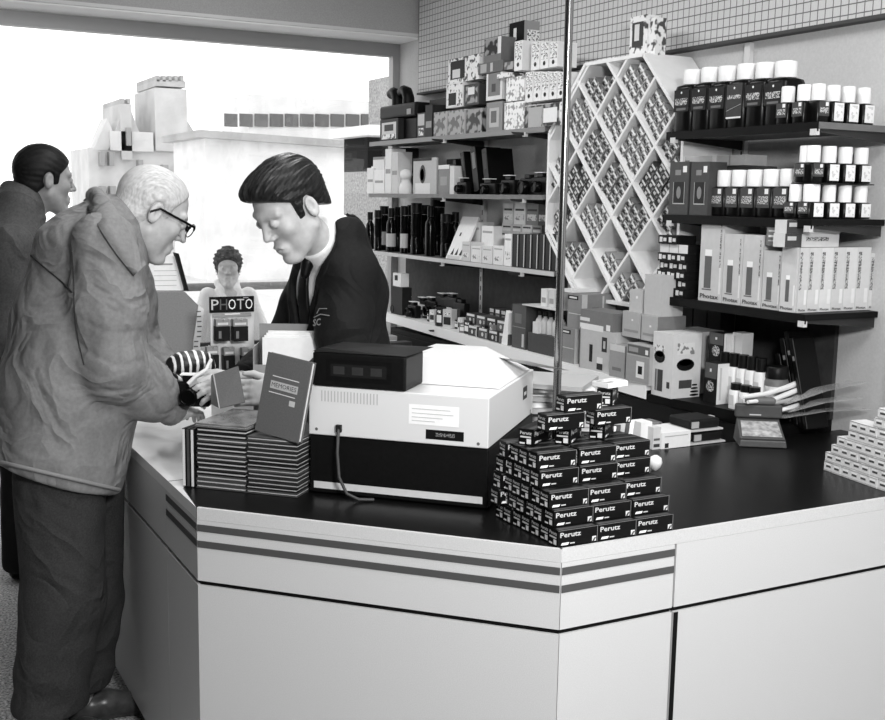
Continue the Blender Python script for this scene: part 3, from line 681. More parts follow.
    def tr(P):
        d = None
        for sgn in (-1, 1):
            h0 = np.array((1.46, 3.16, .86))+np.array(side)*sgn*.09
            e = s_chain(P, [h0, h0+(0, 0, -.4), h0+(0, 0, -.79)], [.11, .09, .08], .02); d = e if d is None else smin(d, e, .03)
        return smax(smax(d, P[:, 2]-.93, .01), .05-P[:, 2], .01)
    sdf_obj('trousers', tr, (1.2, 2.85, .0), (1.75, 3.5, 1.0), .012, M('dark_trousers', 30, .9), root, smooth=1)
    for sgn in (-1, 1):
        h0 = np.array((1.46, 3.16, .04))+np.array(side)*sgn*.09
        sdf_obj('shoe', lambda P: smax(s_chain(P, [h0+(.03, 0, .01), h0+F3*.13+(0, 0, .0)], [.05, .04], .01), .003-P[:, 2], .004), h0-(.28, .2, .06), h0+(.2, .2, .1), .009, M('shoe_black', 12, .3), root)
clerk()
# ---------------------------------------------------------------- the man by the window
def window_man():
    at = lambda x, y, Y: L3(ony(x, y, Y)); Y = 5.0
    root = empty('person', (.60, Y, 0)); tag(root, 'man with short dark hair and dark coat standing at the far left by the window', 'person')
    hp = at(45, 180, Y); HR = frame(math.radians(12), math.radians(6)); hs = 1.12
    nk = [at(36, 200, Y), at(20, 225, Y)]
    tor = [at(20, 205, Y), at(8, 250, Y), at(6, 330, Y), at(6, 420, Y), at(6, 470, Y)]
    def body(P):
        d = head_sd(P, hp, HR, hs, nose=1.05); d = smin(d, s_chain(P, nk, [.06, .07]), .03)
        d = smin(d, s_chain(P, tor[1:4], [.10, .11, .11]), .03)
        for dy, dx in ((-.10, 0), (.10, .10)):
            d = smin(d, s_chain(P, [(.56+dx*.3, Y+dy, .9), (.58+dx, Y+dy, .5), (.55+dx*1.3, Y+dy, .1)], [.07, .055, .045]), .02)
        return d
    sdf_obj('body', body, (.2, 4.6, .03), (1.0, 5.4, 1.95), .006, SKIN2, root)
    sdf_obj('hair', lambda P: hair_sd(P, hp, HR, hs, t=.010, line=(.078, .075), n=(-.72, .69), low=-.07, strand=.0015), (.4, 4.75, 1.5), (.95, 5.25, 2.0), .005, M('hair_near_black', 24, .55, noise=6, nscale=60), root)
    def coat(P):
        W = widen(P, (0, Y, 0), (0, 1, 0), 1.3)
        d = s_chain(W, tor, [.10, .155, .165, .175, .18], .05)+wr(P, .007, 14, 7.)
        d = smax(d, s_pl(P, (0, 0, .78), (0, 0, -1)), .01)
        a = s_chain(P, [at(12, 245, Y-.24), at(2, 340, Y-.28), at(10, 420, Y-.22)], [.085, .08, .06], .03)+wr(P, .006, 22, 2.)
        a2 = s_chain(P, [at(16, 245, Y+.24), at(6, 340, Y+.28), at(20, 420, Y+.22)], [.085, .08, .06], .03)
        d = smin(smin(d, a, .03), a2, .03)
        c = s_chain(P, [at(8, 188, Y), at(22, 196, Y-.08), at(40, 218, Y-.05)], [.025, .028, .02], .02)
        c2 = s_chain(P, [at(8, 188, Y), at(24, 196, Y+.08), at(42, 218, Y+.05)], [.025, .028, .02], .02)
        return smin(smin(d, c, .02), c2, .02)
    sdf_obj('coat', coat, (.05, 4.4, .7), (1.0, 5.6, 1.9), .009, M('coat_cloth', 78, .85, noise=8, nscale=120, bump=.3, fold=4, fdist=.045), root, smooth=1)
    def tr(P):
        d = None
        for dy, dx in ((-.10, 0), (.10, .10)):
            e = s_chain(P, [(.56+dx*.3, Y+dy, .9), (.58+dx, Y+dy, .5), (.56+dx*1.3, Y+dy, .08)], [.12, .095, .085]); d = e if d is None else smin(d, e, .03)
        return smax(d+wr(P, .004, 15, 1.), .04-P[:, 2], .01)
    sdf_obj('trousers', tr, (.3, 4.7, .0), (.95, 5.3, 1.05), .010, M('dark_trousers', 30, .9), root, smooth=1)
    for dy, dx in ((-.10, -.02), (.10, .12)):
        a = np.array((.57+dx, Y+dy, .04)); sdf_obj('shoe', lambda P: smax(s_chain(P, [a, a+(.16, .01, .0)], [.05, .042], .01), .003-P[:, 2], .004), a-(.1, .1, .06), a+(.26, .12, .1), .009, M('shoe_black', 12, .3), root)
window_man()
# ---------------------------------------------------------------- the boy outside
def boy():
    at = lambda x, y, Y: L3(ony(x, y, Y)); Y = 6.8
    root = empty('person', (2.07, Y, -.15)); tag(root, 'curly-haired boy in a pale jacket looking in from outside the window', 'person')
    hp = at(228, 268, Y); HR = frame(math.radians(-108), math.radians(2)); hs = .92; X = hp[0]
    def body(P):
        d = head_sd(P, hp, HR, hs); d = smin(d, s_cap(P, (X, Y, hp[2]-.09), (X, Y+.01, hp[2]-.2), .042, .05), .03)
        d = smin(d, s_chain(P, [(X, Y, 1.0), (X, Y, .7)], [.09, .09]), .03)
        for s in (-1, 1): d = smin(d, s_chain(P, [(X+s*.07, Y, .65), (X+s*.08, Y, .3), (X+s*.08, Y, -.05)], [.06, .05, .035]), .02)
        for s in (-1, 1): d = smin(d, s_cap(P, (X+s*.21, Y-.02, .66), (X+s*.20, Y-.03, .58), .026, .030), .02)
        for s in (-1, 1): d = smin(d, s_chain(P, [(X+s*.12, Y, 1.03), (X+s*.20, Y, .84), (X+s*.21, Y-.02, .62)], [.04, .035, .025]), .02)
        return d
    sdf_obj('body', body, (X-.3, Y-.2, -.15), (X+.3, Y+.25, 1.5), .006, SKIN, root)
    sdf_obj('hair', lambda P: hair_sd(P, hp, HR, hs, t=.020, line=(.080, .060), n=(-.70, .71), low=-.06, curl=1), (X-.2, Y-.2, 1.1), (X+.2, Y+.22, 1.55), .005, M('hair_brown', 60, .7, noise=20, nscale=60), root)
    def jk(P):
        W = widen(P, (X, Y, 0), (1, 0, 0), 1.35); d = s_chain(W, [(X, Y, 1.06), (X, Y, .95), (X, Y, .62)], [.06, .11, .12], .03)
        for s in (-1, 1): d = smin(d, s_chain(P, [(X+s*.13, Y, 1.03), (X+s*.20, Y, .84), (X+s*.21, Y-.02, .66)], [.055, .052, .045]), .02)
        c = s_chain(P, [(X-.06, Y-.07, 1.03), (X-.06, Y+.03, 1.11), (X+.06, Y+.03, 1.11), (X+.06, Y-.07, 1.03)], [.02]*4)
        return smax(smin(d, c, .01), .55-P[:, 2], .01)+wr(P, .003, 20, 1.)
    sdf_obj('jacket', jk, (X-.35, Y-.25, .5), (X+.35, Y+.25, 1.2), .009, M('boy_jacket', 225, .8), root, smooth=1)
    def tr(P):
        d = None
        for s in (-1, 1):
            e = s_chain(P, [(X+s*.06, Y, .62), (X+s*.08, Y, .3), (X+s*.08, Y, -.04)], [.09, .07, .06]); d = e if d is None else smin(d, e, .03)
        return smax(d, -.09-P[:, 2], .01)
    sdf_obj('trousers', tr, (X-.3, Y-.2, -.15), (X+.3, Y+.2, .75), .012, M('boy_trousers', 110, .9), root)
    for s in (-1, 1):
        a = np.array((X+s*.08, Y, -.10)); sdf_obj('shoe', lambda P: smax(s_chain(P, [a, a+(0, -.12, 0)], [.045, .038], .01), -.148-P[:, 2], .004), a-(.1, .24, .06), a+(.1, .1, .1), .009, M('boy_shoe', 150, .5), root)
boy()
# ================================================================ generic printed box
def dec_add(b, w, d, h, dec):
    e = .0006
    for q in dec:
        f = q[0]
        O, U, V = {'f': (Vector((0, -e, 0)), Vector((w, 0, 0)), Vector((0, 0, h))),
                   'r': (Vector((w+e, 0, 0)), Vector((0, d, 0)), Vector((0, 0, h))),
                   'l': (Vector((-e, d, 0)), Vector((0, -d, 0)), Vector((0, 0, h))),
                   't': (Vector((0, 0, h+e)), Vector((w, 0, 0)), Vector((0, d, 0)))}[f]
        n = U.cross(V).normalized()
        if isinstance(q[1], str):
            if q[1] == 'disc': _, _, u, v, r, m = q[:6]; b.disc(O+U*u+V*v+n*.0005, U, V, r, m, 16, q[6] if len(q) > 6 else None)
            elif q[1] == 'vtext': _, _, word, u, v, hh, ln, m = q; b.text(word, O+U*u+V*v+n*.0006, V, -U, hh, m, ln)
            else:
                word, u, v, hh, ww, m = q[1:7]; b.text(word, O+U*u+V*v+n*.0008, U, V, hh*h, m, ww*U.length)
        else:
            u0, v0, u1, v1, m = q[1:6]; k = q[6] if len(q) > 6 else 0
            b.rect(O+U*u0+V*v0+n*.0003*k, U*(u1-u0), V*(v1-v0), m)
def cbox(nm, label, cat, group, w, d, h, m, dec, loc, rz, parent=None, r=0):
    b = MB(); b.box(0, w, 0, d, 0, h, m, r=r); dec_add(b, w, d, h, dec)
    o = b.obj(nm, parent, loc, rz)
    if not parent: tag(o, label, cat, group)
    return o
RS = -PI/2
def sb(px0, px1, pyt, zb, x, d, m, dec, nm, label, cat, group=None, gap=.001, hz=None):
    """box on a shelf, front face towards the clerk's aisle, measured left/right edges and top in the photograph"""
    y0 = onx(px0, 200, x).y; y1 = onx(px1, 200, x).y
    for _ in range(2): pass
    # edges measured at the base height
    def yy(px):
        lo, hi = 1.5, 7.0; 
        for _ in range(40):
            mid = (lo+hi)/2; v = Vector((x, mid, zb))-CAM; sx = IW/2+F_PX*v.dot(CR)/v.dot(FW)
            if sx > px: lo = mid
            else: hi = mid
        return (lo+hi)/2
    y0, y1 = yy(px0), yy(px1); w = y0-y1-gap
    h = hz if hz else onx_h(x, (y0+y1)/2, pyt, zb)
    return cbox(nm, label, cat, group, w, d, h, m, dec, (x, y0, zb+.0005), RS)
def onx_h(x, y, pyt, zb):
    lo, hi = zb, 3.2
    for _ in range(40):
        mid = (lo+hi)/2; v = Vector((x, y, mid))-CAM; sy = IH/2-F_PX*v.dot(CU)/v.dot(FW)
        if sy < pyt: hi = mid
        else: lo = mid
    return (lo+hi)/2-zb
# ================================================================ shelving
SHM = M('shelf_grey', 105, .5, noise=6); SHK = M('shelf_black', 12, .5); SHE = M('shelf_edge', 120, .4); WH = M('white_board', 228, .5)
def shelf(label, y0, y1, x0a, x0b, zt, th, body, lip, lipm, brk):
    t = empty('wall_shelf', (WX, y0, zt)); tag(t, label, 'shelf')
    b = MB(); b.prism([(x0a+.004-WX, 0), (x0b+.004-WX, y1-y0), (-.022, y1-y0), (-.022, 0)], -th, 0, body); b.obj('board', t)
    u = Vector((x0b-x0a, y1-y0)).normalized(); n = Vector((-abs(u.y), u.x if u.y < 0 else -u.x))
    b = MB(); p, q = Vector((x0a-WX, 0)), Vector((x0b-WX, y1-y0)); b.prism([tuple(p), tuple(q), (q.x+.004, q.y), (p.x+.004, p.y)], -lip, .0, lipm); b.obj('front_edge', t)
    for yb in brk:
        b = MB(); T = Matrix(((1, 0, 0, 0), (0, 0, 1, 0), (0, 1, 0, 0), (0, 0, 0, 1)))
        b.prism([(-.33, -th-.001), (-.022, -th-.001), (-.022, -.055), (-.05, -.052), (-.32, -th-.010)], yb-y0-.003, yb-y0+.003, M('bracket_metal', 60, .4, metal=.5), T); b.obj('bracket', t)
        b = MB(); b.box(x0a-WX-.004+.0, x0a-WX+.012, yb-y0-.012, yb-y0+.012, -th-.02, -th-.001, M('bracket_tip', 205, .5)); b.obj('end_clip', t)
    return t
ZL1, ZL2, ZL3, ZL4 = 1.982, 1.685, 1.352, 1.0
ZR1, ZR2, ZR3 = 1.912, 1.618, 1.322
shelf('grey wall shelf left of the diamond rack, uppermost, holding patterned boxes', 6.01, 4.135, 2.685, 2.685, ZL1, .018, SHM, .024, SHE, (5.08, 4.30))
shelf('grey wall shelf left of the diamond rack, second from top, holding cameras and figurines', 6.01, 4.135, 2.685, 2.685, ZL2, .018, SHM, .022, SHM, (5.08, 4.30))
shelf('pale-edged wall shelf left of the diamond rack holding dark bottles and white packs', 6.01, 4.03, 2.685, 2.685, ZL3, .018, SHM, .020, M('shelf_edge_light', 190, .4), (5.08, 4.30))
shelf('long bottom wall shelf with a broad white front edge', 5.83, 3.14, 2.70, 2.51, ZL4, .018, WH, .050, M('white_edge', 240, .4), (5.08, 4.1, 3.25))
shelf('dark continuation of the bottom wall shelf under the chemical bottles', 3.135, 2.66, 2.515, 2.60, .97, .018, SHK, .03, SHK, (2.8,))
shelf('dark wall shelf at upper right carrying large white-capped bottles', 3.20, 2.485, 2.6, 2.6, ZR1, .02, SHM, .028, SHK, (3.16, 2.50))
shelf('black wall shelf at right carrying two tiers of small white-capped bottles', 3.20, 2.485, 2.6, 2.6, ZR2, .02, SHK, .03, SHK, (3.16, 2.50))
shelf('black wall shelf at right carrying the tall pale boxed goods', 3.26, 2.485, 2.6, 2.6, ZR3, .02, SHK, .03, SHK, (3.16, 2.50))
for y, z0, z1, lb in ((5.08, .95, 2.245, 'slotted wall upright behind the left shelves near the window'), (4.25, .95, 2.245, 'slotted wall upright hidden beside the diamond rack'), (3.16, .95, 2.245, 'slotted wall upright between the diamond rack and large bottles'), (2.412, .905, 2.245, 'slotted wall upright at the right edge of the picture')):
    b = MB(); b.box(WX-.021, WX-.001, y-.014, y+.014, z0, z1, M('upright_white', 215, .5))
    for k in range(int((z1-z0)/.05)-1): b.rect((WX-.0216, y+.004, z0+.03+k*.05), (0, -.008, 0), (0, 0, .025), M('slot_dark', 20, .8))
    tag(b.obj('shelf_upright'), lb, 'shelf upright')
# ================================================================ the diamond rack
RX, RD = 2.70, .236; SF = 2.70/2.60; RY, RZ, RA, RB_ = 3.515*SF, 1.66+(1.605-1.66)*SF, .125*SF, .131*SF
OCT = [(3.724, 2.20), (3.354, 2.20), (3.110, 1.943), (3.110, 1.528), (3.354, 1.27), (3.724, 1.27), (3.970, 1.528), (3.970, 1.943)]
OCT = [(y*SF, 1.66+(z_-1.66)*SF) for y, z_ in OCT]
rk = empty('diamond_rack', (RX, 3.676, 1.255)); tag(rk, 'large white octagonal wall rack of diamond compartments filled with small film boxes', 'rack')
RWm = M('rack_white', 236, .55, noise=3); RBk = M('rack_back', 150, .7)
def yzboard(b, p, q, th, x0, x1, m):
    p, q = Vector(p), Vector(q); u = (q-p).normalized(); n = Vector((-u.y, u.x))*th/2
    c = [p+n, q+n, q-n, p-n]; vs = [(x-RX, v.x-3.676, v.y-1.255) for x in (x0, x1) for v in c]
    b.add(vs, [(0, 1, 2, 3), (7, 6, 5, 4), (0, 4, 5, 1), (1, 5, 6, 2), (2, 6, 7, 3), (3, 7, 4, 0)], m)
for i in range(8):
    p, q = OCT[i], OCT[(i+1) % 8]; b = MB(); yzboard(b, p, q, .014, RX, RX+RD, RWm); b.obj('frame_panel', rk)
b = MB(); b.add([(RD-.003, y-3.676, z-1.255) for y, z in OCT]+[(RD, y-3.676, z-1.255) for y, z in OCT], [list(range(8)), list(range(8, 16))[::-1]], RBk); b.obj('back_panel', rk)
# side board of the rack standing off to the wall
def inside(y, z, mg=0):
    for i in range(8):
        a, c = Vector(OCT[i]), Vector(OCT[(i+1) % 8]); e = c-a; n = Vector((-e.y, e.x)).normalized()
        s = (Vector((y, z))-a).dot(n); cen = (Vector((3.54*SF, 1.66+(1.735-1.66)*SF))-a).dot(n)
        if s*cen < 0 or abs(s) < mg: return False
    return True
def clip(p, d):
    ts = []
    for i in range(8):
        a, c = Vector(OCT[i]), Vector(OCT[(i+1) % 8]); e = c-a; D = d.x*e.y-d.y*e.x
        if abs(D) < 1e-7: continue
        w_ = a-p; t = (w_.x*e.y-w_.y*e.x)/D; s = (w_.x*d.y-w_.y*d.x)/D
        if -1e-6 <= s <= 1+1e-6: ts.append(t)
    return (min(ts), max(ts)) if len(ts) > 1 and max(ts)-min(ts) > .06 else None
for sg in (1, -1):
    for m_ in range(-8, 9):
        p = Vector((RY, RZ+RB_*2*m_)); d = Vector((-RA, sg*RB_)).normalized(); r = clip(p, d)
        if r:
            b = MB(); yzboard(b, p+d*(r[0]+.004), p+d*(r[1]-.004), .0105 if sg == 1 else .013, RX+.002 if sg == 1 else RX+.001, RX+RD-.004, RWm); b.obj('lattice_board', rk)
# film boxes in the compartments
e1 = Vector((-RA, RB_)).normalized(); e2 = Vector((-RA, -RB_)).normalized()   # (y,z) directions
fb_w = .041; fb_d = .060
FE = [busy_mat('film_end_pale', 90, 205, 75, .50, w=.08), busy_mat('film_end_mid', 60, 175, 95, .50, w=.08), busy_mat('film_end_dark', 25, 120, 90, .55, w=.06)]
def film_mesh(k):
    b = MB(); w_ = fb_w-.002; side = G([150, 120, 60][k])
    b.box(0, fb_d, -w_/2, w_/2, -w_/2, w_/2, side)
    b.rect((-.0004, w_/2, -w_/2), (0, -w_, 0), (0, 0, w_), FE[k])
    b.rect((-.0008, w_*.4, w_*.05), (0, -w_*.8, 0), (0, 0, w_*.22), G([232, 222, 210][k]))
    b.rect((-.0008, w_*.3, -w_*.42), (0, -w_*.38, 0), (0, 0, w_*.28), G([48, 30, 190][k]))
    return b.mesh('film_box')
FM = [film_mesh(k) for k in range(3)]
th = math.atan2(RB_, RA); random.seed(11)
names_r = {7: 'top', 6: 'seventh from bottom'}
ORD = ['leftmost', 'second', 'third', 'fourth', 'fifth', 'sixth', 'seventh', 'eighth']
fill = {}   # (u,v): (count kept, variant)
nfilm = 0
cells = sorted([(u, v) for u in range(-4, 5) for v in range(-4, 6) if (u+v) % 2], key=lambda c: (-c[1], c[0]))
rowidx = {}
for (u, v) in cells:
    cy, cz = RY-RA*u, RZ+RB_*v
    bottom = (cy, cz-RB_)
    k0 = {(-2, 1): 2, (-3, 0): 2, (2, 1): 2}.get((u, v), 1 if random.random() < .35 else 0)
    keep = 16
    if v <= -1: keep = {(-2, -1): 9, (-3, -2): 6, (-1, -2): 0, (1, -2): 7, (0, -1): 5, (2, -1): 0, (-1, 0): 9, (1, 0): 15}.get((u, v), 6)
    if (u, v) == (-3, 0): keep = 8
    if (u, v) == (-3, 2): keep = 4
    if (u, v) == (0, -1): keep = 5
    if (u, v) == (2, -1): keep = 0
    got = []
    for s in range(8):                      # fill from the lowest corner up
        for i in range(4):
            j = s-i
            if 0 <= j < 4 and len(got) < keep:
                # position along the two walls measured from the bottom corner
                a_, c_ = .0062+fb_w*(i+.5), .0072+fb_w*(j+.5)
                y = bottom[0]+e1.x*a_-e2.x*c_; z = bottom[1]+e1.y*a_-e2.y*c_
                if inside(y, z, fb_w*.72+.006): got.append((y, z, i, j))
    if keep == 16 and len(got) > 12: got = got[:-random.choice([1, 1, 2, 3])]
    if not got: continue
    r = rowidx.setdefault(v, []); r.append(u); nth = len(r)
    rown = {5: 'top', 4: 'top', 3: 'second', 2: 'third', 1: 'fourth', 0: 'fifth', -1: 'sixth', -2: 'lowest'}.get(v, 'lowest')
    for (y, z, i_, j_) in got:
        o = bpy.data.objects.new('film_box', FM[k0]); COL.objects.link(o)
        o.location = (RX+.012+random.random()*.012, y, z); o.rotation_euler = (-(PI/2-th) if True else 0, 0, 0)
        o.rotation_euler = (PI/2-th, 0, 0)
        UP = ['lowest', 'second', 'third', 'fourth']
        tag(o, '%s film box %s along left slope, %s along right, %s diamond compartment of %s row' % (['patterned', 'grey', 'dark'][k0], UP[i_], UP[j_], ORD[nth-1], rown), 'film box', 'film boxes in rack compartment %s %s' % (rown, ORD[nth-1])); nfilm += 1
print('film boxes', nfilm)
# box on the rack
FLOW = busy_mat('printed_swirls', 70, 235, 38, .42, w=.05)
sb(629, 645, 16, 2.222, 2.74, .06, FLOW, [('f', .15, .25, .85, .85, G(60)), ('f', .3, .4, .6, .8, G(215), 1)], 'toy_box', 'patterned white box with dark picture standing on top of the diamond rack', 'box')
sb(647, 655, 18, 2.222, 2.75, .05, FLOW, [], 'toy_box', 'slim patterned white box on the diamond rack beside the pictured box', 'box')
cbox('flat_box', 'flat white patterned box lying on the left end of the rack top', 'box', None, .14, .12, .016, FLOW, [], (2.74, 3.84, 2.222), RS)
# ================================================================ left shelves, top row
def photo_dec(lo=40, hi=225): return [('f', .12, .12, .88, .88, busy_mat('photo_print_%d' % lo, lo, hi, 22, .5, w=.1))]
T = lambda *a, **k: sb(*a, **k)
z = ZL1
DI = busy_mat('slanted_print', 95, 165, 26, .5, w=.03)
T(380, 398, 107, z, 2.700, .04, G(40), [('f', .1, .08, .9, .85, G(205)), ('f', .25, .45, .75, .75, G(50), 1), ('f', .1, .08, .9, .3, FLOW, 1)], 'camera_box', 'boxed camera with pale window front below the black projector', 'box', hz=.12)
# black projector-like enlarger: base block, two curved horns
pj = empty('slide_projector', (2.745, 5.73, z+.0)); tag(pj, 'bulky black slide projector with two curled arms at the window end of the top shelf', 'projector')
p0 = onx(384, 111, 2.745); p1 = onx(420, 136, 2.745); BLK = M('black_plastic', 12, .45)
cy0, cy1 = p0.y-5.73, p1.y-5.73; hb = .0
b = MB(); b.box(-.01, .16, cy1+.02, cy0-.16, 0, .12, BLK, r=.01); b.obj('foot_block', pj)
b = MB(); b.box(-.03, .2, cy1, cy0, .122, .20, BLK, r=.015); b.obj('body', pj)
for yy0 in (cy0-.03, cy0-.17):
    b = MB(); b.tube([(.05, yy0-.05, .19), (.05, yy0-.05, .24), (.05, yy0-.03, .275), (.05, yy0+.01, .285), (.05, yy0+.045, .275)], [.035, .034, .032, .030, .028], BLK, 10); b.obj('arm', pj)
b = MB(); b.box(-.034, -.031, cy1+.05, cy1+.10, .135, .165, G(150)); b.obj('label_plate', pj)
T(417, 425, 113, z, 2.715, .1, G(60), [('f', .1, .5, .9, .95, G(190)), ('f', .2, .1, .8, .4, FLOW)], 'camera_box', 'small boxed camera beside the black projector', 'box', 'x1')
T(425, 432, 105, z, 2.715, .1, G(38), [('f', .1, .3, .9, .5, G(150))], 'camera_box', 'narrow dark camera box between projector and cellophane packs', 'box')
T(433.5, 446, 112, z, 2.705, .06, DI, [('r', 0, 0, 1, 1, G(215))], 'film_pack', 'cellophane pack with slanted print, first from the left on the top shelf', 'pack', 'cellophane packs')
T(447.5, 464, 110, z, 2.705, .06, DI, [('r', 0, 0, 1, 1, G(205))], 'film_pack', 'cellophane pack with slanted print below the stacked camera pictures', 'pack', 'cellophane packs')
T(466, 482, 109, z, 2.705, .08, busy_mat('dark_print', 18, 150, 24, .52, w=.05), [], 'film_pack', 'dark mottled pack right of the slanted cellophane packs on the top shelf', 'pack')
h1 = onx_h(2.725, 5.11, 84, z)
zz = z+onx_h(2.745, 5.06, 108, z)
a = T(446, 463, 83, zz, 2.725, .1, G(225), [('f', .05, .05, .95, .95, FLOW), ('f', .15, .1, .6, .6, G(30), 1)], 'camera_box', 'white picture box below the triangle-print box on the top shelf', 'box')
T(464, 479, 84, zz, 2.725, .1, G(60), [('f', .1, .1, .9, .9, busy_mat('dark_print', 18, 150, 24, .52)), ('f', .25, .5, .7, .85, G(225), 1)], 'camera_box', 'dark picture box with pale square right of the white picture box', 'box')
z3 = zz+onx_h(2.725, 5.06, 83, zz)
T(448, 479, 57, z3, 2.735, .1, FLOW, [('f', .08, .15, .55, .9, G(38)), ('f', .15, .2, .4, .55, G(215), 1)], 'camera_box', 'white box with dark triangle print, topmost of the left pile', 'box')
sb(486, 502, 102, z, 2.715, .12, G(135), [('f', .2, .15, .8, .8, G(185)), ('f', .3, .3, .65, .7, G(95), 1)], 'frame_box', 'grey boxed picture frame standing on the top shelf left of the floral boxes', 'box')
z4 = z+onx_h(2.715, 4.70, 101, z)
sb(486, 502, 73, z4, 2.715, .12, G(225), [('f', .12, .15, .88, 1, G(120)), ('f', .35, .3, .6, .6, G(70), 1)], 'frame_box', 'white-bordered boxed picture frame, upper one of two', 'box')
z5 = z4+onx_h(2.715, 4.70, 73, z4)
sb(478, 503, 62, z5, 2.725, .12, G(95), [('f', .1, .1, .35, .9, G(170)), ('f', .5, .1, .6, .9, G(190))], 'flat_box', 'low grey printed box under the dark photo box on the top shelf pile', 'box')
z6 = z5+onx_h(2.725, 4.70, 62, z5)
sb(484, 501, 38, z6, 2.735, .12, G(110), [('f', .0, .3, .8, 1, busy_mat('dark_print', 18, 150, 24, .52)), ('f', .8, .3, 1, 1, G(225))], 'camera_box', 'dark photo-printed box at the very top of the middle pile', 'box')
sb(504, 513, 62, z5, 2.725, .1, DI, [], 'film_pack', 'slanted-print pack wedged high between photo box and floral boxes', 'pack')
sb(504, 524, 102, z, 2.700, .12, busy_mat('floral_print', 150, 240, 45, .45, w=.05), [], 'floral_box', 'white floral printed box on the shelf, lower left of the floral pile', 'box')
z7 = z+onx_h(2.700, 4.49, 102, z)
sb(506, 524, 77, z7, 2.700, .12, busy_mat('floral_print', 150, 240, 45, .45, w=.05), [], 'floral_box', 'white floral printed box, second tier at left of the floral pile', 'box')
def eye_box(px0, px1, pt, zb, label, x=2.700):
    return sb(px0, px1, pt, zb, x, .1, G(232), [('f', .08, .62, .92, .97, busy_mat('mark_print', 50, 235, 120, .45)), ('f', .1, .35, .9, .6, busy_mat('mark_print', 50, 235, 120, .45)), ('f', 'disc', .5, .2, .0095, G(40)), ('f', 'disc', .5, .2, .005, G(225))], 'lens_box', label, 'box', 'narrow white boxes with ring mark')
zc = z+onx_h(2.700, 4.34, 103, z)
for k, xx in enumerate((525, 533, 541, 549, 557)):
    eye_box(xx, xx+7.6, 72, zc, 'narrow white box with ring mark, lower row, %s from the left' % ['first', 'second', 'third', 'fourth', 'fifth'][k])
zd = zc+onx_h(2.700, 4.34, 72, zc)
for k, xx in enumerate((531, 540, 549)):
    eye_box(xx, xx+8.4, 42, zd, 'narrow white box with ring mark, upper row of three, %s' % ['left one', 'middle one', 'right one'][k])
ze = z7+onx_h(2.700, 4.49, 77, z7)
eye_box(514, 522, 41, ze+.02, 'single narrow white box with ring mark in front of the big black carton')
cbox('flat_box', 'thin patterned slab under the single ring-mark box', 'box', None, .12, .1, .019, FLOW, [], (2.700, 4.58, ze), RS)
sb(524.5, 563, 104, z, 2.685, .014, FLOW, [('f', 0, 0, .9, .98, busy_mat('dark_print', 18, 150, 24, .52)), ('f', .1, .0, .45, .9, G(170), 1), ('f', .5, .15, .85, .8, G(232), 2)], 'picture_card', 'dark display card with a white square at the right end of the top shelf', 'card')
sb(524.5, 546, 106, z+.0, 2.703, .1, G(170), [], 'carton', 'plain carton supporting the ring-mark boxes behind the display card', 'box')
o = sb(508, 523, 22, ze, 2.815, .16, G(18), [('f', .3, .7, .5, .9, G(225)), ('r', 0, 0, 1, 1, G(150)), ('r', .1, .55, .9, .85, busy_mat('mark_print', 50, 235, 120, .45), 1)], 'carton', 'tall black-fronted carton with grey side standing highest on the top shelf', 'box')
cbox('carton', 'plain carton under the tall black-fronted carton', 'box', None, .2, .15, ze-z-.002, G(120), [], (2.823, 4.62, z+.0005), RS)
sb(429, 445, 99, z, 2.80, .1, G(45), [], 'dark_carton', 'low dark carton at the back of the top shelf near the projector', 'box')
# ---------------------------------------------------------------- second shelf
z = ZL2
for k, (a0, a1, pt, zb_, s_) in enumerate(((367, 373.5, 168, 0, 228), (374, 384, 170, 0, 236), (385, 391, 149, 0, 230), (391.5, 397.5, 152, 0, 205))):
    sb(a0, a1, pt, z, 2.705, .09, G(s_), [('f', .1, .45, .9, .55, G(150))], 'white_box', ['small white box, leftmost on the second shelf', 'small white box, second from the left on the second shelf', 'tall white box left of the dark bottle box, second shelf', 'tall pale box beside the tall white box, second shelf'][k], 'box', 'white boxes at the window end')
sb(373, 384, 157, z+onx_h(2.705, 5.78, 170, z), 2.715, .08, G(225), [('f', 0, .8, 1, 1, G(120))], 'white_box', 'white box with grey lid strip stacked on the small white boxes', 'box')
sb(391, 403, 148, z, 2.825, .1, G(28), [('f', .1, .1, .5, .9, G(60))], 'dark_carton', 'dark box standing behind the white boxes at the window end', 'box')
# white figurine
def lathe_thing(nm, label, cat, loc, prof, mat, n=18, group=None, sq=0, ax=1, ay=1, rz=0):
    b = MB(); b.lathe(prof, mat, n, sq=sq, ax=ax, ay=ay); o = b.obj(nm, None, loc, rz); tag(o, label, cat, group); return o
yp = onx(406, 190, 2.745).y
fg = empty('figurine', (2.745, yp, z)); tag(fg, 'white figurine with rounded head on the second shelf', 'figurine')
b = MB(); b.lathe([(.038, 0), (.042, .02), (.036, .05), (.026, .07), (.030, .08)], G(232), 18); b.obj('body', fg)
b = MB(); b.lathe([(.012, .078), (.030, .085), (.036, .105), (.032, .125), (.012, .137)], G(238), 18); b.obj('head', fg)
o = sb(413, 436, 158, z, 2.725, .01, G(185), [('f', 'disc', .42, .55, .035, G(60), .05), ('f', 'disc', .40, .53, .024, G(175), .034), ('f', .1, .0, .75, .3, G(225), 1), ('f', .0, .92, .8, 1, G(35), 2)], 'portrait_card', 'display card with a portrait photograph of a person on the second shelf', 'card')
o.rotation_euler.x = 0
b = MB(); b.prism([(0, 0), (.10, 0), (.10, .13)], 0, .06, G(22), Matrix(((0, 0, 1, 0), (-1, 0, 0, 0), (0, 1, 0, 0), (0, 0, 0, 1)))); tag(b.obj('card_prop', None, (2.745, onx(424, 190, 2.745).y, z+.0005)), 'dark wedge-shaped prop beside the portrait card', 'prop')
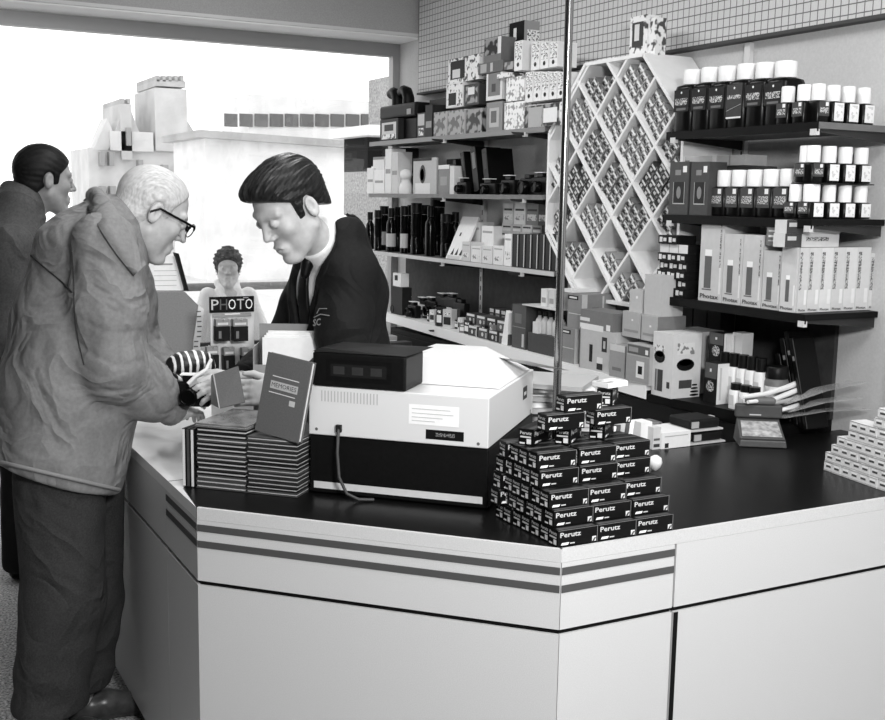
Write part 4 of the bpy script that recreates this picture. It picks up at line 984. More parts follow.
sb(438, 449, 165, z, 2.725, .08, G(125), [('f', .0, .86, 1, 1, G(232)), ('f', .2, .3, .8, .6, G(150))], 'album', 'grey upright packet with a white top band on the second shelf', 'packet')
sb(449.5, 454, 166, z, 2.725, .08, G(215), [], 'album', 'thin white upright packet beside the grey packet', 'packet')
sb(446, 466, 157, z, 2.845, .1, G(14), [('f', .0, .95, 1, 1, G(200))], 'dark_carton', 'black box with white top edge behind the thin white packet', 'box')
for k, (a0, wd, pt, ti) in enumerate(((458, .03, 160, .28), (466, .035, 152, .26), (476, .05, 148, .24), (487, .045, 149, .22))):
    yv = onx(a0, 190, 2.765).y; hh = onx_h(2.765, yv, pt, z)
    b = MB(); b.box(-.03, .12, -wd, 0, 0, hh-.01, M('album_black', 15, .35)); b.rect((-.0306, -wd*.2, hh*.5), (0, -wd*.6, 0), (0, 0, hh*.35), G([40, 60, 110, 50][k])); o = b.obj('leaning_case', None, (2.785, yv, z+.012)); o.rotation_euler = (-ti, 0, 0)
    tag(o, 'black case leaning to the right on the second shelf, %s of four' % ['first', 'second', 'third', 'last'][k], 'case', 'leaning black cases')
def camera(y, x, zb, w=.12, h=.075, label='', tagcard=True, lens=.026, s=16, rz=RS):
    t = empty('camera', (x, y, zb), rz); tag(t, label, 'camera', None)
    b = MB(); b.box(-w/2, w/2, 0, .035, .001, h, M('camera_black_%d' % s, s, .4), r=.006); b.box(-w*.2, w*.2, .002, .03, h, h+.018, M('camera_black_%d' % s, s, .4), r=.004); bo_ = b.obj('body', t)
    b = MB(); TT = Matrix(((1, 0, 0, 0), (0, 0, 1, 0), (0, 1, 0, h*.45), (0, 0, 0, 1))) @ Matrix.Scale(-1, 4, (0, 0, 1)); b.lathe([(lens, 0), (lens, .03), (lens*.8, .034), (lens*.7, .028)], M('lens_black', 8, .2), 18, TT); b.obj('lens', bo_)
    if tagcard: b = MB(); b.box(-w*.25, w*.25, -.006, .03, h+.019, h+.022, G(235)); b.obj('price_card', t)
    return t
for k, px in enumerate((462, 488, 508, 527, 540)):
    yv = onx(px, 190, 2.735).y
    camera(yv, 2.730, z, w=[.10, .15, .12, .12, .13][k], h=[.062, .055, .07, .075, .08][k], label='black camera on the second shelf, %s from the left, %s' % (['first', 'second', 'third', 'fourth', 'fifth'][k], ['small', 'with wide white price card', 'with upright price card', 'with large round lens', 'against the diamond rack'][k]), tagcard=k != 3, lens=[.02, .022, .026, .032, .026][k])
# ---------------------------------------------------------------- third shelf
z = ZL3
DKB = M('dark_glass', 10, .15)
pos = [(370, 2.745, .026, 212), (378, 2.725, .022, 210), (384, 2.785, .026, 206), (391, 2.735, .028, 208), (398, 2.785, .026, 207), (404, 2.725, .022, 206), (410, 2.805, .028, 205), (416, 2.745, .030, 203), (424, 2.825, .030, 205), (430, 2.745, .028, 206), (437, 2.835, .04, 195), (446, 2.765, .030, 214), (455, 2.815, .03, 212)]
for k, (px, x, r, pt) in enumerate(pos):
    yv = onx(px, 245, x).y; h = onx_h(x, yv, pt, z); t = empty('lens', (x, yv, z)) if k % 3 else empty('bottle', (x, yv, z))
    tag(t, 'dark cylindrical %s on the third shelf, %s from the window end' % (('lens case', 'bottle')[k % 3 == 0], ['first', 'second', 'third', 'fourth', 'fifth', 'sixth', 'seventh', 'eighth', 'ninth', 'tenth', 'eleventh', 'twelfth', 'thirteenth'][k]), 'lens case' if k % 3 else 'bottle', 'dark cylinders on the third shelf')
    b = MB(); b.lathe([(r, .001), (r, h*.62), (r*.9, h*.68), (r*.55, h*.74), (r*.55, h*.78)] if k % 3 == 0 else [(r, .001), (r, h*.3), (r*.92, h*.31), (r*.92, h*.36), (r, h*.37), (r, h*.80)], DKB, 18); b.obj('body', t)
    b = MB(); b.lathe([(r*.65, h*.785), (r*.65, h)] if k % 3 == 0 else [(r*1.03, h*.805), (r*1.03, h)], M('cap_black', 18, .4), 18); b.obj('cap', t)
    if k in (2, 3, 5): b = MB(); b.lathe([(r*1.015, h*.12), (r*1.015, h*.42)], G(185), 18); b.obj('label_band', t)
# white sloped blister stand with three dark triangles, clutter of cellophane
yv = onx(447, 258, 2.725).y
ds = empty('lens_cloth_display', (2.715, yv, z)); tag(ds, 'white sloping display card with three dark triangles on the third shelf', 'display')
b = MB(); TT = Matrix.Rotation(RS, 4, 'Z') @ Matrix.Rotation(-.42, 4, 'X'); b.box(0, .17, 0, .012, .002, .24, G(234), TT)
for k in range(3): b.add([(.035+k*.045, -.0006, .025), (.065+k*.045, -.0006, .025), (.05+k*.045, -.0006, .065)], [(0, 1, 2)], G(40), False, TT)
b.rect_ = None; b.add([(.05, -.0006, .13), (.065, -.0006, .13), (.065, -.0006, .15), (.05, -.0006, .15)], [(0, 1, 2, 3)], G(50), False, TT); b.obj('card', ds)
b = MB(); b.box(.0, .11, -.15, -.02, 0.001, .02, G(215)); b.obj('foot', ds)
for k, (a0, a1, pb, pt, s_, x, lb) in enumerate(((462, 470, 0, 242, 205, 2.705, 'pale carton at the foot of the sloping display card'), (471, 481, 0, 246, 225, 2.705, 'low white carton right of the sloping display, first of three'), (482, 492, 0, 247, 218, 2.705, 'low white carton right of the sloping display, second of three'), (493, 503, 0, 246, 228, 2.705, 'low white carton right of the sloping display, third of three'), (466, 480, 0, 222, 212, 2.805, 'taller pale carton behind the low white cartons'), (481, 493, 0, 226, 232, 2.785, 'white carton with rounded print behind the low white cartons'), (504, 511, 0, 234, 235, 2.705, 'plain white card standing left of the black cassettes'))):
    sb(a0, a1, pt, z, x, .08, G(s_), [('f', .15, .2, .85, .45, busy_mat('faint_print', 130, 225, 60, .45)), ('f', .1, .8, .9, .86, G(160))], 'white_carton', lb, 'box', None)
zz = z+onx_h(2.805, 4.44, 236, z)
for k in range(7):
    a0 = 512+k*6.5
    sb(a0, a0+6.1, 234, z, 2.705, .12, M('cassette_black', 14, .3), [('f', .78, .02, .92, .98, G(190)), ('f', .0, .0, .1, 1, G(8))], 'slide_cassette', 'black upright slide cassette on the third shelf, %s from the left' % ['first', 'second', 'third', 'fourth', 'fifth', 'sixth', 'seventh'][k], 'cassette', 'black slide cassettes in a row')  # pale stripe paints a highlight down each black front
zk = z+onx_h(2.805, 4.39, 236, z)
for r_, (row, pt) in enumerate(((0, 225), (1, 216))):
    for k in range(4):
        a0 = 500+k*10+r_*2; cbx = sb(a0, a0+9.6, 0, z+(.118 if r_ == 0 else .155), 2.835, .09, G([205, 190, 215, 150][k]), [('f', .1, .55, .9, .75, G(40)), ('f', .1, .1, .9, .4, G(225))], 'slide_box', 'small pale slide box behind the cassettes, %s tier, %s' % (['lower', 'middle'][r_], ['first from left', 'second from left', 'third from left', 'fourth from left'][k]), 'box', 'pale slide boxes', hz=.036)
for k, (a0, a1, s_) in enumerate(((503, 513, 205), (514, 525, 232), (526, 538, 120), (538, 546, 60))):
    sb(a0, a1, 0, z+.192, 2.835, .09, G(s_), [('f', .1, .65, .9, .75, G(50)), ('f', .1, .2, .9, .5, busy_mat('faint_print', 130, 225, 60, .45))], 'slide_box', ['pale', 'white', 'grey', 'dark grey'][k]+' box in the topmost tier behind the cassettes', 'box', None, hz=.10)
cbox('carton', 'plain carton hidden behind the cassettes carrying the slide boxes', 'box', None, .52, .1, .117, G(90), [], (2.837, 4.65, z+.0005), RS)
# ================================================================ bottom shelf, z = 1.0
z = ZL4
def xf(y): return 2.70+(5.83-y)/(5.83-3.14)*(-.19)
def sbb(px0, px1, pt, off, d, m, dec, nm, label, cat, group=None, zb=None, hz=None):
    y = onx((px0+px1)/2, 330, 2.6).y; x = xf(y)+off; y = onx((px0+px1)/2, 330, x).y; x = xf(y)+off
    return sb(px0, px1, pt, zb if zb else z, x, d, m, dec, nm, label, cat, group, hz=hz)
# far end: cameras
for k, (px, off, w_, h_, zz_) in enumerate(((388, .05, .1, .06, 0), (396, .10, .11, .075, 0), (405, .04, .10, .07, 0), (414, .11, .12, .09, 0), (424, .12, .12, .10, .0), (436, .14, .13, .13, 0), (447, .14, .13, .14, 0), (457, .14, .12, .12, 0))):
    y = onx(px, 300, xf(4.9)+off).y
    camera(y, xf(y)+off, z, w_, h_, 'black camera at the window end of the bottom shelf, %s from the left' % ['first', 'second', 'third', 'fourth', 'fifth', 'sixth', 'seventh', 'eighth'][k], tagcard=k not in (0, 7))
sbb(393, 401, 272, .03, .05, G(232), [('f', .2, .45, .6, .85, G(30))], 'camera_box', 'white price card with small dark square standing among the far cameras', 'card', zb=z+.16, hz=.075)
sbb(391, 402, 272, .025, .06, G(30), [], 'carton', 'dark stand under the white price card among the cameras', 'stand', hz=.158)
random.seed(5)
cnt = 0
adj = ['white', 'pale grey', 'clear', 'dark', 'black', 'light grey', 'speckled']
for k in range(22):
    px = 406+k*4.6; off = random.choice([.02, .06, .10]); y = onx(px, 318, xf(4.6)+off).y; s_ = [228, 200, 60, 20, 215, 120, 35][k % 7]
    b = MB(); w_, d_, h_ = random.uniform(.035, .06), random.uniform(.03, .05), random.uniform(.045, .10)
    b.box(-w_/2, w_/2, 0, d_, 0, h_, G(s_)); dd = [(-.5, 0)]
    b.rect((-w_*.4, -.0006, h_*.2), (w_*.8, 0, 0), (0, 0, h_*.4), G(235 if s_ < 130 else 45)); b.rect((-w_*.3, -.0006, h_*.7), (w_*.6, 0, 0), (0, 0, h_*.15), busy_mat('mark_print', 50, 235, 120, .45))
    o = b.obj('flashbulb_pack', None, (xf(y)+off, y, z+.001), RS+random.uniform(-.5, .5))
    tag(o, 'small %s packet in the jumble on the bottom shelf, number %s from the cameras' % (['white', 'pale', 'dark grey', 'black', 'light', 'mid-grey', 'charcoal'][k % 7], ['one', 'two', 'three', 'four', 'five', 'six', 'seven', 'eight', 'nine', 'ten', 'eleven', 'twelve', 'thirteen', 'fourteen', 'fifteen', 'sixteen', 'seventeen', 'eighteen', 'nineteen', 'twenty', 'twenty-one', 'twenty-two'][k]), 'packet', 'jumbled packets on the bottom shelf')
for r_ in range(2):
    for k in range(4):
        a0 = 468+k*10.2-r_*2
        sbb(a0, a0+9.4, 0, .015+.02*r_, .07, G([52, 70, 45, 80][k]), [('f', .1, .75, .9, .98, G(215)), ('f', 'disc', .45, .4, .010, G(205)), ('f', .75, .1, .9, .6, G(160))], 'blister_pack', 'dark blister pack in the %s tier in front of the film stacks, %s' % (['lower', 'upper'][r_], ['first', 'second', 'third', 'fourth'][k]), 'packet', 'dark blister packs', zb=z+.001+r_*.052, hz=.05)
for r_ in range(3):
    for k in range(6):
        a0 = 489+k*5.8
        sbb(a0, a0+5.5, 0, .14, .07, G([30, 60, 25, 205, 40, 20][k]), [('f', .15, .5, .85, .9, G(225 if k % 2 else 190)), ('f', .2, .1, .8, .35, G(120))], 'film_carton', 'small film carton in the %s tier behind the blister packs, %s from the left' % (['bottom', 'middle', 'top'][r_], ['first', 'second', 'third', 'fourth', 'fifth', 'sixth'][k]), 'film box', 'film cartons stacked at the back', zb=z+.001+r_*.044, hz=.043)
# white leaning bag
b = MB(); b.add([(0, 0, 0), (.05, 0, 0), (.06, 0, .15), (.035, 0, .16), (0, .03, 0), (.05, .03, 0), (.06, .02, .15), (.035, .02, .16)], [(3, 2, 1, 0), (4, 5, 6, 7), (0, 1, 5, 4), (1, 2, 6, 5), (2, 3, 7, 6), (3, 0, 4, 7)], G(236))
yv = onx(501, 340, xf(4.25)+.015).y; tag(b.obj('paper_bag', None, (xf(yv)+.012, yv, z+.001), RS), 'small white paper packet leaning against the tall dark boxes', 'packet')
o = sbb(511.5, 525, 305, .02, .12, G(72), [('f', 0, .48, 1, .5, G(120)), ('f', .2, .58, .7, .8, G(95)), ('f', .75, .05, .9, .35, G(190))], 'chemical_box', 'tall dark grey box with pale dividing line in front of the bottle stand', 'box')
sbb(532, 537, 322, .03, .1, G(212), [('f', 0, .5, 1, .52, G(90))], 'white_carton', 'narrow white carton between tall dark box and small bottles', 'box')
# glass shelf with little bottles
yv0, yv1 = onx(532, 330, 2.62).y, onx(561, 330, 2.62).y
rs = empty('bottle_riser', (2.60, (yv0+yv1)/2, z)); tag(rs, 'two-level riser holding small clear bottles behind the chrome pole', 'riser')
hl = (yv0-yv1)/2
b = MB(); b.box(0, .12, -hl, hl, .001, .085, G(58)); b.obj('base_block', rs)
b = MB(); b.box(-.004, .13, -hl, hl+.05, .20, .205, G(205)); b.obj('upper_plate', rs)
b = MB(); b.box(.11, .118, -hl, hl, .086, .1995, G(60)); b.obj('back_plate', rs)
for k in range(5):
    yv = yv0-.03-k*(yv0-yv1-.05)/4.0; t = empty('bottle', (2.64, yv, z+.0855)); tag(t, 'small clear bottle with dark stopper on the riser, %s from the left' % ['first', 'second', 'third', 'fourth', 'fifth'][k], 'bottle', 'clear bottles on the riser')
    b = MB(); b.lathe([(.018, 0), (.019, .05), (.014, .062), (.008, .068), (.008, .075)], G(190, .3), 14); b.obj('body', t)
    b = MB(); b.lathe([(.010, .0755), (.010, .095)], G(30), 14); b.obj('cap', t)
for k in range(3):
    yv = yv0-.05-k*.06; cbox('film_carton', 'pale upright film carton on the upper plate of the riser, %s' % ['left', 'middle', 'right'][k], 'box', 'pale cartons on the riser', .045, .05, .075, G([218, 205, 190][k]), [('f', .15, .2, .85, .5, G(150))], (2.63, yv, z+.2055), RS)
# cartons right of the pole
C1 = G(128); C2 = G(186); C3 = G(170)
d_ = [('f', .0, .83, .75, .95, G(20)), ('f', .12, .865, .65, .915, G(215), 1), ('f', .1, .42, .95, .44, G(205)), ('r', .0, .0, .16, 1, G(190)), ('r', .30, .1, .5, .62, G(20)), ('r', .36, .18, .44, .52, G(225), 1), ('r', .6, .1, .65, .95, G(185))]
sbb(558, 574, 328, .012, .12, C1, d_, 'flash_box', 'grey flash carton with black name plate, lower one beside the pole', 'box')
zc1 = z+onx_h(xf(3.7)+.012, 3.75, 328, z)
sbb(567, 581, 294, .03, .17, C1, d_, 'flash_box', 'grey flash carton with black name plate, stacked upper one', 'box', zb=zc1+.001)
sbb(564, 573, 289, .035, .12, G(222), [], 'flat_box', 'flat white box lying on the upper flash carton', 'box', zb=zc1+.001+onx_h(xf(3.7)+.03, 3.7, 294, zc1), hz=.014)
zt1 = zc1+.016+onx_h(xf(3.7)+.03, 3.7, 294, zc1)
sbb(579, 615, 330, .005, .11, C2, [('f', 0, .0, .02, 1, G(120)), ('f', .28, .2, .37, .62, G(25)), ('f', .62, .5, .76, .85, G(45)), ('f', .66, .58, .72, .76, G(180), 1), ('f', .5, .05, .66, .35, G(225)), ('f', .5, .05, .66, .2, G(40), 1)], 'projector_box', 'large pale carton with three small dark pictures on the bottom shelf', 'box')
zc2 = z+onx_h(xf(3.55)+.005, 3.55, 330, z)
sbb(580, 613, 315, .005, .11, G(112), [('f', 0, .0, .72, .3, G(228)), ('f', .0, .42, .3, .6, G(215)), ('f', .80, .1, .92, .4, G(232))], 'projector_box', 'dark grey printed lid carton on top of the large pale carton', 'box', zb=zc2+.001, hz=.078)
sbb(609, 624, 345, -.0, .1, G(150), [('f', 0, .8, 1, 1, G(205)), ('f', .2, .2, .8, .3, G(110))], 'flash_box', 'mid-grey plain-fronted carton right of the three-picture carton', 'box')
sbb(625.5, 649, 345, -.005, .1, C3, [('f', .04, .74, .98, .98, G(85)), ('f', .8, .78, .92, .9, G(232), 1), ('f', .1, .8, .5, .92, G(150), 1), ('f', .03, .04, .97, .70, G(150)), ('f', .44, .15, .78, .58, G(228), 1), ('f', .52, .25, .70, .46, G(18), 2)], 'camera_box', 'carton with a small camera picture in a white square on the bottom shelf', 'box')
zc3 = z+onx_h(xf(3.3), 3.3, 338, z)
sbb(622, 640, 312, .035, .13, C3, [('f', .5, .65, .6, .72, G(225)), ('f', .1, .2, .9, .3, G(140))], 'carton', 'pale carton in the middle tier, left of its twin', 'box', zb=zc3+.001)
sbb(641, 657, 316, .035, .13, C3, [('f', .5, .55, .62, .63, G(225)), ('f', .1, .2, .9, .3, G(140)), ('r', 0, 0, 1, 1, G(120))], 'carton', 'pale carton in the middle tier, right of its twin', 'box', zb=zc3+.001)
cbox('carton', 'plain carton supporting the middle tier behind the camera pictures', 'box', None, .34, .1, zc3-z-.001, G(110), [], (xf(3.4)+.116, 3.46, z+.0005), RS)
zc4 = zc3+onx_h(xf(3.35)+.035, 3.33, 314, zc3)
sbb(629, 642, 290, .05, .1, C2, [('f', .5, .65, .65, .75, G(230))], 'carton', 'small pale carton in the top tier, left of the taller one', 'box', zb=zc4+.001)
sbb(643.5, 661, 275, .05, .1, C2, [('f', .0, .0, 1, .05, G(150))], 'carton', 'taller pale carton in the top tier in front of the rack base', 'box', zb=zc4+.001)
# developing tank boxes
ZD = .97
TD = [('f', .08, .62, .6, .8, busy_mat('faint_print', 130, 225, 60, .45)), ('f', 'disc', .36, .62, .030, G(25), .022), ('f', 'disc', .36, .66, .022, G(120), .010), ('f', .17, .08, .55, .42, G(60)), ('f', .22, .08, .3, .42, G(150), 1), ('f', .75, .15, .9, .25, G(60)),
      ('r', .15, .68, .75, .86, busy_mat('faint_print', 130, 225, 60, .45)), ('r', 'disc', .45, .52, .040, G(18), .022), ('r', 'disc', .45, .555, .030, G(120), .012), ('r', .25, .15, .7, .28, G(70))]
sb(651, 671, 333, ZD, 2.525, .13, G(214), TD, 'tank_box', 'white carton picturing a black round developing tank, at the end of the white shelf edge', 'box')
sb(674, 700, 330, ZD, 2.70, .10, G(190), [], 'tank_box', 'pale carton with rounded edges behind the developing tank carton', 'box')
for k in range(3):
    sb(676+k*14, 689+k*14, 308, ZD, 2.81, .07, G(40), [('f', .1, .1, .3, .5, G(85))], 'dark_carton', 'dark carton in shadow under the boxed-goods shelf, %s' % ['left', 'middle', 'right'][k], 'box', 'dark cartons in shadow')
def zat(px, py, z): p = onz(px, py, z); return p
# coiled bowl/cable thing
p = ony(687, 385, 2.96); yv = onx(688, 385, 2.63).y
cl = empty('cable_coil', (2.63, yv, ZD)); tag(cl, 'dark coil of cable with pale glints in front of the tank carton', 'coil')
b = MB(); 
for k in range(4): b.lathe([(.032-.001*k, .003+k*.012), (.040-.001*k, .007+k*.012), (.040-.001*k, .011+k*.012), (.032, .0145+k*.012)], M('cable_dark', 22, .3), 20)
b.obj('coil', cl); b = MB(); b.tube([(-.042, .01, .006), (-.044, -.008, .02), (-.040, -.014, .035)], .003, G(225), 6); b.obj('plug', cl)
# crest boxes
CR_ = [('f', .04, .62, .96, 1, G(80)), ('f', 'disc', .5, .42, .020, busy_mat('crest', 20, 190, 180, .5)), ('f', .42, .78, .55, .86, G(225), 1)]
def crest(px0, px1, pt, zb, x, label, side=2):
    o = sb(px0, px1, pt, zb, x, .055, G(20), CR_+[('r', 0, 0, 1, 1, G(222)), ('r', .2, .1, .35, .9, G(190), 1)], 'developer_box', label, 'box'); return o
xa = 2.60; yA = onx(712, 395, xa).y
crest(703, 716, 363, ZD, xa, 'black box with pale crest and white side, lower one beside the black-capped bottles')
zq = ZD+onx_h(xa, 3.0, 363, ZD)
crest(708, 723, 333, zq+.001, 2.66, 'black box with pale crest and white side, upper one on the bottles')
q = sb(731, 741, 333, zq+.001, 2.68, .05, G(215), [('f', .2, .1, .3, .9, G(180))], 'developer_box', 'white-sided box right of the upper crest box', 'box')
q = sb(723.5, 730, 334, zq+.001, 2.67, .05, G(222), [('f', .2, .1, .3, .9, G(180))], 'developer_box', 'narrow white box between the upper crest box and its neighbour', 'box')
def wbottle(px, x, h, r, label, group, zb=ZD, s=228, capk=True):
    yv = onx(px, 390, x).y; t = empty('bottle', (x, yv, zb)); tag(t, label, 'bottle', group)
    b = MB(); b.lathe([(r, .001), (r*1.02, .006), (r*1.02, h*.70), (r*.9, h*.74)], G(s, .4), 16, sq=5); b.rect((-r*1.05, r*.6, h*.15), (0, -r*1.2, 0), (0, 0, h*.4), G(200)); b.obj('body', t)
    b = MB(); b.lathe([(r*.98, h*.742), (r*1.0, h*.76), (r*.96, h)], M('cap_black', 18, .4), 16); b.obj('cap', t)
od = ['first', 'second', 'third', 'fourth', 'fifth', 'sixth']
for k, px in enumerate((724, 733, 742, 751, 760)): wbottle(px, 2.67, .178, .019, 'white bottle with black cap in the taller row, %s from the left' % od[k], 'tall white bottles with black caps')
for k, px in enumerate((736, 746, 755)): wbottle(px, 2.615, .088, .019, 'short white bottle with black cap in front of the taller row, %s from the left' % od[k], 'short white bottles with black caps')
yv = onx(777, 375, 2.70).y; t = empty('jar', (2.70, yv, ZD)); tag(t, 'glass jar with dark lid and pictured label beside the white bottles', 'jar')
b = MB(); b.lathe([(.038, .001), (.040, .01), (.040, .105), (.034, .115)], G(95, .2), 24); b.obj('body', t)
b = MB(); b.lathe([(.0408, .03), (.0408, .09)], busy_mat('jar_label', 70, 215, 22, .5, w=.1), 24); b.obj('label_band', t)
b = MB(); b.lathe([(.037, .1155), (.038, .118), (.038, .15), (.034, .155)], M('cap_black', 18, .4), 24); b.obj('lid', t)
# black tripods / cases leaning at the wall
for k, (px, wd, ti, h_) in enumerate(((786, .022, .30, .24), (796, .022, .30, .30), (805, .020, .30, .33), (812, .018, .30, .31))):
    yv = onx(px, 385, 2.76).y; b = MB(); b.box(0, .10, -wd, 0, 0, h_, M('album_black', 15, .35), r=.004); b.rect((-.0008, -wd*.3, .02), (0, -wd*.4, 0), (0, 0, h_*.5), G(48)); b.rect((-.0008, -wd*.25, h_*.75), (0, -wd*.5, 0), (0, 0, .015), G(150))
    o = b.obj('leaning_case', None, (2.77-k*.012, yv+.0, ZT+.02)); o.rotation_euler = (-ti, 0, 0); tag(o, 'black case leaning under the boxed goods at right, %s of four' % ['first', 'second', 'third', 'last'][k], 'case', 'black cases leaning at right')
# ================================================================ right shelves
def bottle(y, x, zb, W, D, hb, hc, label, group, lab, s=10, rz=RS, rc=None, capoff=.0):
    """square-shouldered dark bottle: W along the front, D deep, body height hb, white cap hc"""
    t = empty('bottle', (x, y, zb), rz); tag(t, label, 'bottle', group); bk = M('bottle_black_%d' % s, s, .28)
    b = MB(); r = W/2
    b.lathe([(r*.97, .001), (r, .006), (r, hb*.90), (r*.93, hb*.965), (r*.6, hb)], bk, 20, sq=6, ay=D/W); b.obj('body', t)
    rc = rc or r*.78
    b = MB(); b.lathe([(rc*.97, hb+.0005), (rc, hb+.004), (rc, hb+hc*.9), (rc*.95, hb+hc)], G(244, .5), 22); b.obj('cap', t)
    bo_ = t.children[0]; b = MB(); yy_ = -D/2-.0012
    def R(u0, v0, u1, v1, m, k=0): b.rect(((u0-.5)*W*.94, yy_-.0004*k, v0*hb), ((u1-u0)*W*.94, 0, 0), (0, 0, (v1-v0)*hb), m)
    if lab == 'dark': R(.03, .42, .97, .88, G(34)); R(.12, .56, .88, .70, busy_mat('fine_print', 30, 200, 260, .5), 1); R(.2, .45, .8, .50, G(100), 1)
    if lab == 'mid': R(.03, .2, .97, .9, G(58)); R(.05, .2, .95, .235, G(225), 1); b.tube([((.1-.5)*W, yy_-.0008, .36*hb), ((.9-.5)*W, yy_-.0008, .48*hb)], .0008, G(200), 4); R(.1, .6, .9, .68, busy_mat('fine_print', 30, 200, 260, .5), 1)
    if lab == 'white': R(.08, .12, .92, .93, G(236)); R(.2, .2, .8, .85, busy_mat('faint_lines', 205, 238, 90, .45), 1)
    if lab == 'small': R(.05, .3, .95, .95, G(66)); R(.15, .42, .85, .68, busy_mat('fine_print', 30, 200, 260, .5), 1); R(.6, .75, .85, .92, G(235), 1)
    if lab in ('dark', 'mid'): b.disc((0, yy_-.0008, .82*hb), (1, 0, 0), (0, 0, 1), .004, G(235))
    b.obj('label', bo_)
    return t
yb = lambda px, x, py: onx(px, py, x).y
ords = ['first', 'second', 'third', 'fourth', 'fifth', 'sixth']
edges = [672, 689, 706, 724, 742, 761, 782]
for k in range(6):
    y0, y1 = yb(edges[k], 2.63, 125), yb(edges[k+1], 2.63, 125); W = y0-y1-.003
    hb = onx_h(2.63, (y0+y1)/2, [84, 82, 81, 79, 78, 77][k], ZR1+.001)
    bottle((y0+y1)/2, 2.63+.05, ZR1+.0005, W, .10, hb, .052, 'large black bottle with white cap on the top right shelf, %s from the left' % ords[k], 'large white-capped bottles', 'mid' if k == 3 else 'dark')
# small bottles near the corner of the top shelf
def row(zb, pxs, hb, hc, labs, desc, W=.052, yline=2.515, xfront=2.63, group='small white-capped bottles'):
    for k, px in enumerate(pxs):
        py = 125
        # along the end of the shelf: plane y = yline facing the viewer
        v = ony(px, py, yline); x = v.x; rz = 0; yy_ = yline+W/2
        if x < 2.64: rz = -.75
        bottle(yy_, x, zb, W, W, hb, hc, 'small white-capped bottle %s, %s from left' % (desc, ords[k]), group, labs[k], rz=rz, rc=W*.40)
row(ZR1+.0005, (823, 838, 853, 868.5), .068, .050, ['small', 'white', 'white', 'white'], 'ending the top right shelf')
for k, (px, lb) in enumerate(((790, 'small'), (806, 'small'))):
    bottle(yb(px+1, 2.655, 125), 2.635, ZR1+.0005, .052, .05, .068, .050, 'small black bottle with white cap in front of the large bottles, %s' % ['left one', 'right one'][k], 'small white-capped bottles', lb, rc=.021)
# second shelf
sb(668, 687, 162, ZR2, 2.62, .08, G(70), [('f', .22, .2, .85, .62, G(40)), ('f', .22, .2, .85, .22, G(190), 1), ('f', .22, .2, .25, .62, G(170), 1), ('f', .8, .2, .83, .62, G(170), 1), ('f', 'disc', .52, .42, .012, G(130), .022), ('f', .7, .8, .9, .92, G(235)), ('f', .3, .75, .6, .85, G(130))], 'boxed_flask', 'dark grey pack with framed figure picture, left of the pair on the second right shelf', 'box')
sb(689, 707, 162, ZR2, 2.62, .08, G(70), [('f', .22, .2, .85, .62, G(40)), ('f', .22, .2, .85, .22, G(190), 1), ('f', .22, .2, .25, .62, G(170), 1), ('f', .8, .2, .83, .62, G(170), 1), ('f', 'disc', .52, .42, .012, G(130), .022), ('f', .7, .8, .9, .92, G(235)), ('f', .3, .75, .6, .85, G(130))], 'boxed_flask', 'dark grey pack with framed figure picture, right of the pair on the second right shelf', 'box')
sb(684, 712, 155, ZR2+.175, 2.71, .10, G(205), [('f', .04, .1, .2, .6, G(120))], 'flat_box', 'flat pale box lying behind the dark framed packs, left', 'box', hz=.036)
sb(713, 745, 155, ZR2+.175, 2.73, .10, G(190), [('f', .5, .0, .55, 1, G(150))], 'flat_box', 'flat pale box lying behind the dark framed packs, right', 'box', hz=.036)
sb(685, 755, 170, ZR2, 2.74, .09, G(70), [], 'carton', 'dark carton at the back of the second right shelf under the flat pale boxes', 'box', hz=.172)
e5 = [707, 721.5, 736.5, 752.5, 769, 787]
for k in range(5):
    y0, y1 = yb(e5[k], 2.63, 210), yb(e5[k+1], 2.63, 210); W = y0-y1-.004
    bottle((y0+y1)/2, 2.675, ZR2+.0005, W, .075, .100, .056, 'medium black bottle with white cap on the second right shelf, %s from the left' % ords[k], 'medium white-capped bottles', 'small', rc=W*.42)
lab2 = ['small', 'small', 'white', 'white', 'white', 'white']
row(ZR2+.0005, (803, 811.5, 824, 840, 856, 872)[2:], .052, .054, lab2[2:], 'in the lower tier ending the second right shelf', yline=2.505)
for k, px in enumerate((795, 809)):
    bottle(yb(px+2, 2.64, 210), 2.63, ZR2+.0005, .050, .05, .052, .054, 'small black bottle with white cap in the lower tier beside the medium bottles, %s' % ['left one', 'right one'][k], 'small white-capped bottles', 'small', rc=.02)
b = MB(); b.box(2.62, 2.88, 2.50, 2.60, ZR2+.108, ZR2+.111, G(25)); tag(b.obj('divider_card'), 'thin dark card between the two tiers of small bottles', 'card')
for k, (px, lb) in enumerate(((818, 'small'), (834, 'white'), (850, 'white'), (866, 'white'))):
    v = ony(px, 180, 2.51); bottle(2.51+.026, v.x, ZR2+.1115, .052, .05, .062, .052, 'small white-capped bottle in the upper tier, second right shelf, %s from left' % ords[k], 'small white-capped bottles upper tier', lb, rz=0, rc=.022)
v = onx(805, 180, 2.64); bottle(v.y, 2.64, ZR2+.1115, .050, .05, .062, .052, 'leftmost small black bottle of the upper tier above the second right shelf', 'small white-capped bottles upper tier', 'small', rc=.021)
